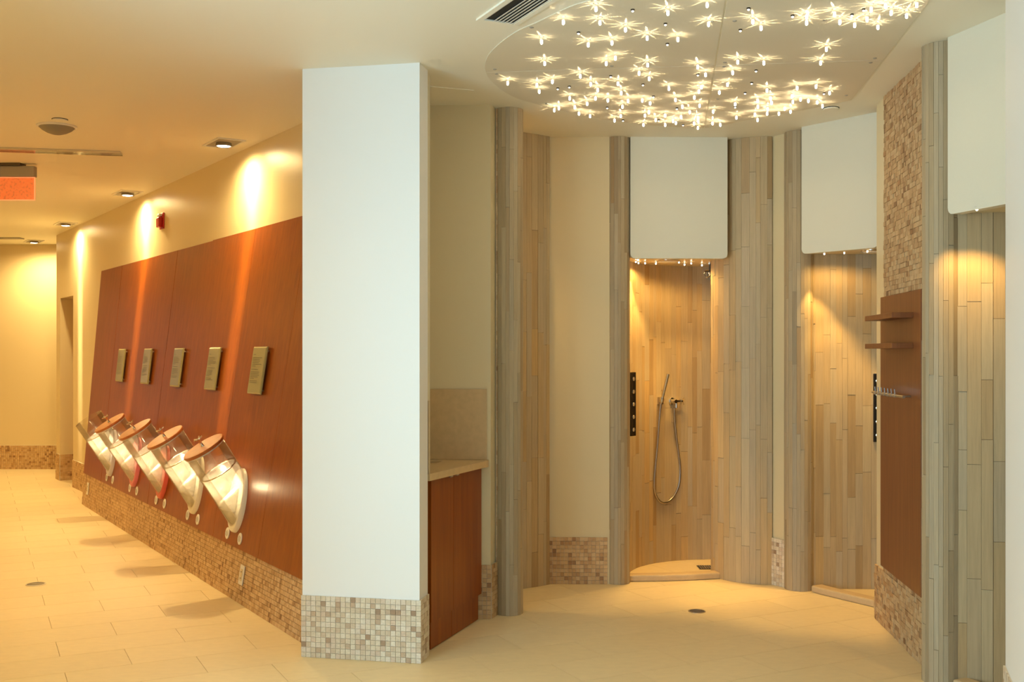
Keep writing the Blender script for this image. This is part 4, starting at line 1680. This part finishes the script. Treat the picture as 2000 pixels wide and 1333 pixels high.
def jet_panel(base, n, label, z0=0.935, z1=1.365, w=0.075):
    """black body-jet bar with five round nozzles"""
    t = Vector((-n.y, n.x, 0))
    e = empty('body_jet_panel', base + Vector((0, 0, z0)), label, 'jet panel')
    m3 = Matrix(((t.x, n.x, 0), (t.y, n.y, 0), (0, 0, 1)))
    m = MB()
    m.box(base + n * 0.008 + Vector((0, 0, (z0 + z1) / 2)), (w, 0.016, z1 - z0), m3)
    m.build('bar', M['black'], e, bevel=0.001)
    m = MB()
    m.box(base + n * 0.007 + Vector((0, 0, z1 + 0.002)), (w, 0.014, 0.004), m3)
    m.build('end_cap', M['chrome'], e)
    for i in range(5):
        z = z1 - (z1 - z0) * (0.1 + 0.2 * i)
        m = MB()
        m.lathe([(0.014, 0.016), (0.014, 0.019), (0.010, 0.022), (0.005, 0.023)], base + Vector((0, 0, z)), n, 18)
        m.build('nozzle', M['chrome'], e, smooth=True)


jet_panel(Vector((0.812, 7.30, 0)), Vector((0.75, -0.66, 0)).normalized(), 'black body jet bar with five nozzles beside the second column', w=0.058)
jet_panel(Vector((2.312, 6.812, 0)), Vector((0, -1, 0)), 'narrow black jet bar half hidden behind the peg rail', w=0.05)

# round rain head in the low ceiling
for cx, cy, r, lab in ((1.055, 7.26, 0.085, 'round white rain shower disc in the low ceiling above the hand shower'),
                       (2.205, 6.56, 0.075, 'round white rain shower disc in the low ceiling left of the shelves')):
    e = empty('rain_shower', (cx, cy, SZ), lab, 'rain shower')
    mb = MB()
    mb.lathe([(r, 0), (r, -0.008), (r - 0.012, -0.012)], (cx, cy, SZ), (0, 0, 1), 32)
    mb.build('rim', M['chrome'], e, smooth=True)
    mb = MB()
    mb.lathe([(r - 0.014, -0.010), (r - 0.016, -0.014), (0.01, -0.016)], (cx, cy, SZ), (0, 0, 1), 32)
    mb.build('spray_face', M['whiteplastic'], e, smooth=True)
# small articulated head hanging at the right
Y = 7.50
hc = ray(1387, 519, Y)
hc.z = SZ
e = empty('overhead_shower', hc, 'small chrome articulated shower head hanging from the low ceiling', 'shower head')
mb = MB()
mb.lathe([(0.034, 0), (0.034, -0.008), (0.012, -0.012)], hc, (0, 0, 1), 20)
mb.build('ceiling_plate', M['chrome'], e, smooth=True)
mb = MB()
mb.tube([hc + Vector((0, 0, -0.008)), hc + Vector((0, 0, -0.045)), hc + Vector((0.004, -0.006, -0.06))], 0.009, 10)
mb.build('stem', M['darkmetal'], e, smooth=True)
for i, (dx, dz, r) in enumerate(((-0.022, -0.075, 0.020), (0.014, -0.078, 0.024))):
    c = hc + Vector((dx, -0.008, dz))
    mb = MB()
    n_ = 20
    mb.tube([c + Vector((math.cos(a) * r, 0.004 * i, math.sin(a) * r * 1.25)) for a in [2 * PI * j / n_ for j in range(n_ + 1)]], 0.0036, 6)
    mb.build('hoop', M['chrome'], e, smooth=True)
mb = MB()
mb.tube([hc + Vector((-0.04, -0.008, -0.058)), hc + Vector((0.034, -0.008, -0.052))], 0.005, 8)
mb.tube([hc + Vector((-0.022, -0.008, -0.058)), hc + Vector((-0.022, -0.008, -0.1))], 0.004, 8)
mb.build('cross_bar', M['darkmetal'], e, smooth=True)


def round_drain(px, py, label, r=0.05):
    p = floor_at(px, py)
    e = empty('floor_drain', p, label, 'drain')
    m = MB()
    m.lathe([(r, 0.0), (r, 0.0025), (r - 0.008, 0.0030), (r - 0.008, 0.0)], p, (0, 0, 1), 32, cap=False)
    m.build('rim', M['brushed'], e)
    m = MB()
    m.lathe([(r - 0.008, 0.0), (r - 0.008, 0.0012)], p, (0, 0, 1), 32)
    m.build('grate_disc', M['darkmetal'], e)
    for i in range(-2, 3):
        w2 = math.sqrt((r - 0.010) ** 2 - (i * 0.014) ** 2)
        m = MB()
        m.box(p + Vector((0, i * 0.014, 0.002)), (2 * w2, 0.005, 0.002))
        m.build('grate_bar', M['brushed'], e)


round_drain(1361, 1195, 'round metal floor drain in front of the shower cubicles')
round_drain(70, 1142, 'round metal floor drain at the left of the corridor floor', 0.062)
p = Vector((1.36, 7.50, 0.0))
e = empty('shower_drain', p, 'square metal drain in the hand shower cubicle floor', 'drain')
mb = MB()
mb.box(p + Vector((0, 0, 0.002)), (0.125, 0.125, 0.004))
mb.build('frame', M['darkmetal'], e)
for i in range(-3, 4):
    mb = MB()
    mb.box(p + Vector((i * 0.016, 0, 0.005)), (0.006, 0.115, 0.003))
    mb.build('grate_bar', M['chrome'], e)

# ================================================================== air grille in the ceiling
gd = Vector((0.43, -0.903, 0)).normalized()
gn = Vector((-gd.y, gd.x, 0))
g0 = ceil_at(930, 37)
GLEN, GW = 1.0, 0.188
gc = g0 + gd * (GLEN / 2) + gn * (GW / 2)
e = empty('air_grille', gc, 'long white slatted air grille in the ceiling above the pillar', 'air grille')
R3 = Matrix(((gd.x, gn.x, 0), (gd.y, gn.y, 0), (0, 0, 1)))
mb = MB()
for c, s in (((0, GW / 2 - 0.012, -0.004), (GLEN, 0.024, 0.008)), ((0, -GW / 2 + 0.012, -0.004), (GLEN, 0.024, 0.008)),
             ((-GLEN / 2 + 0.012, 0, -0.004), (0.024, GW - 0.048, 0.008)), ((GLEN / 2 - 0.012, 0, -0.004), (0.024, GW - 0.048, 0.008))):
    mb.box(gc + R3 @ Vector(c), s, R3)
mb.build('frame', M['ceil'], e)
mb = MB()
mb.box(gc + Vector((0, 0, -0.001)), (GLEN - 0.048, GW - 0.048, 0.002), R3)
mb.build('dark_duct', M['slot'], e)
for i in range(7):
    off = -0.038 + 0.0172 * i if i else -0.0665
    mb = MB()
    tilt = Matrix.Rotation(math.radians(22), 3, 'X')
    mb.box(gc + R3 @ Vector((0, off, -0.006)), (GLEN - 0.05, 0.0145 if i else 0.008, 0.0015), R3 @ tilt)
    mb.build('slat', M['whiteplastic'], e)
# access hatch in the ceiling over the washstand
hp0, hp1 = ceil_at(837, 168), ceil_at(925, 176)
d = (hp1 - hp0).normalized()
n = Vector((-d.y, d.x, 0))
q = [hp1, hp1 - d * 0.42, hp1 - d * 0.42 + n * 0.22, hp1 + n * 0.22]
mb = MB()
mb.hexa([v + Vector((0, 0, -0.003)) for v in q], q)
tag(mb.build('ceiling_hatch', M['ceil'], origin=tuple(hp1)), 'flush cream access hatch in the ceiling above the washstand', 'hatch')
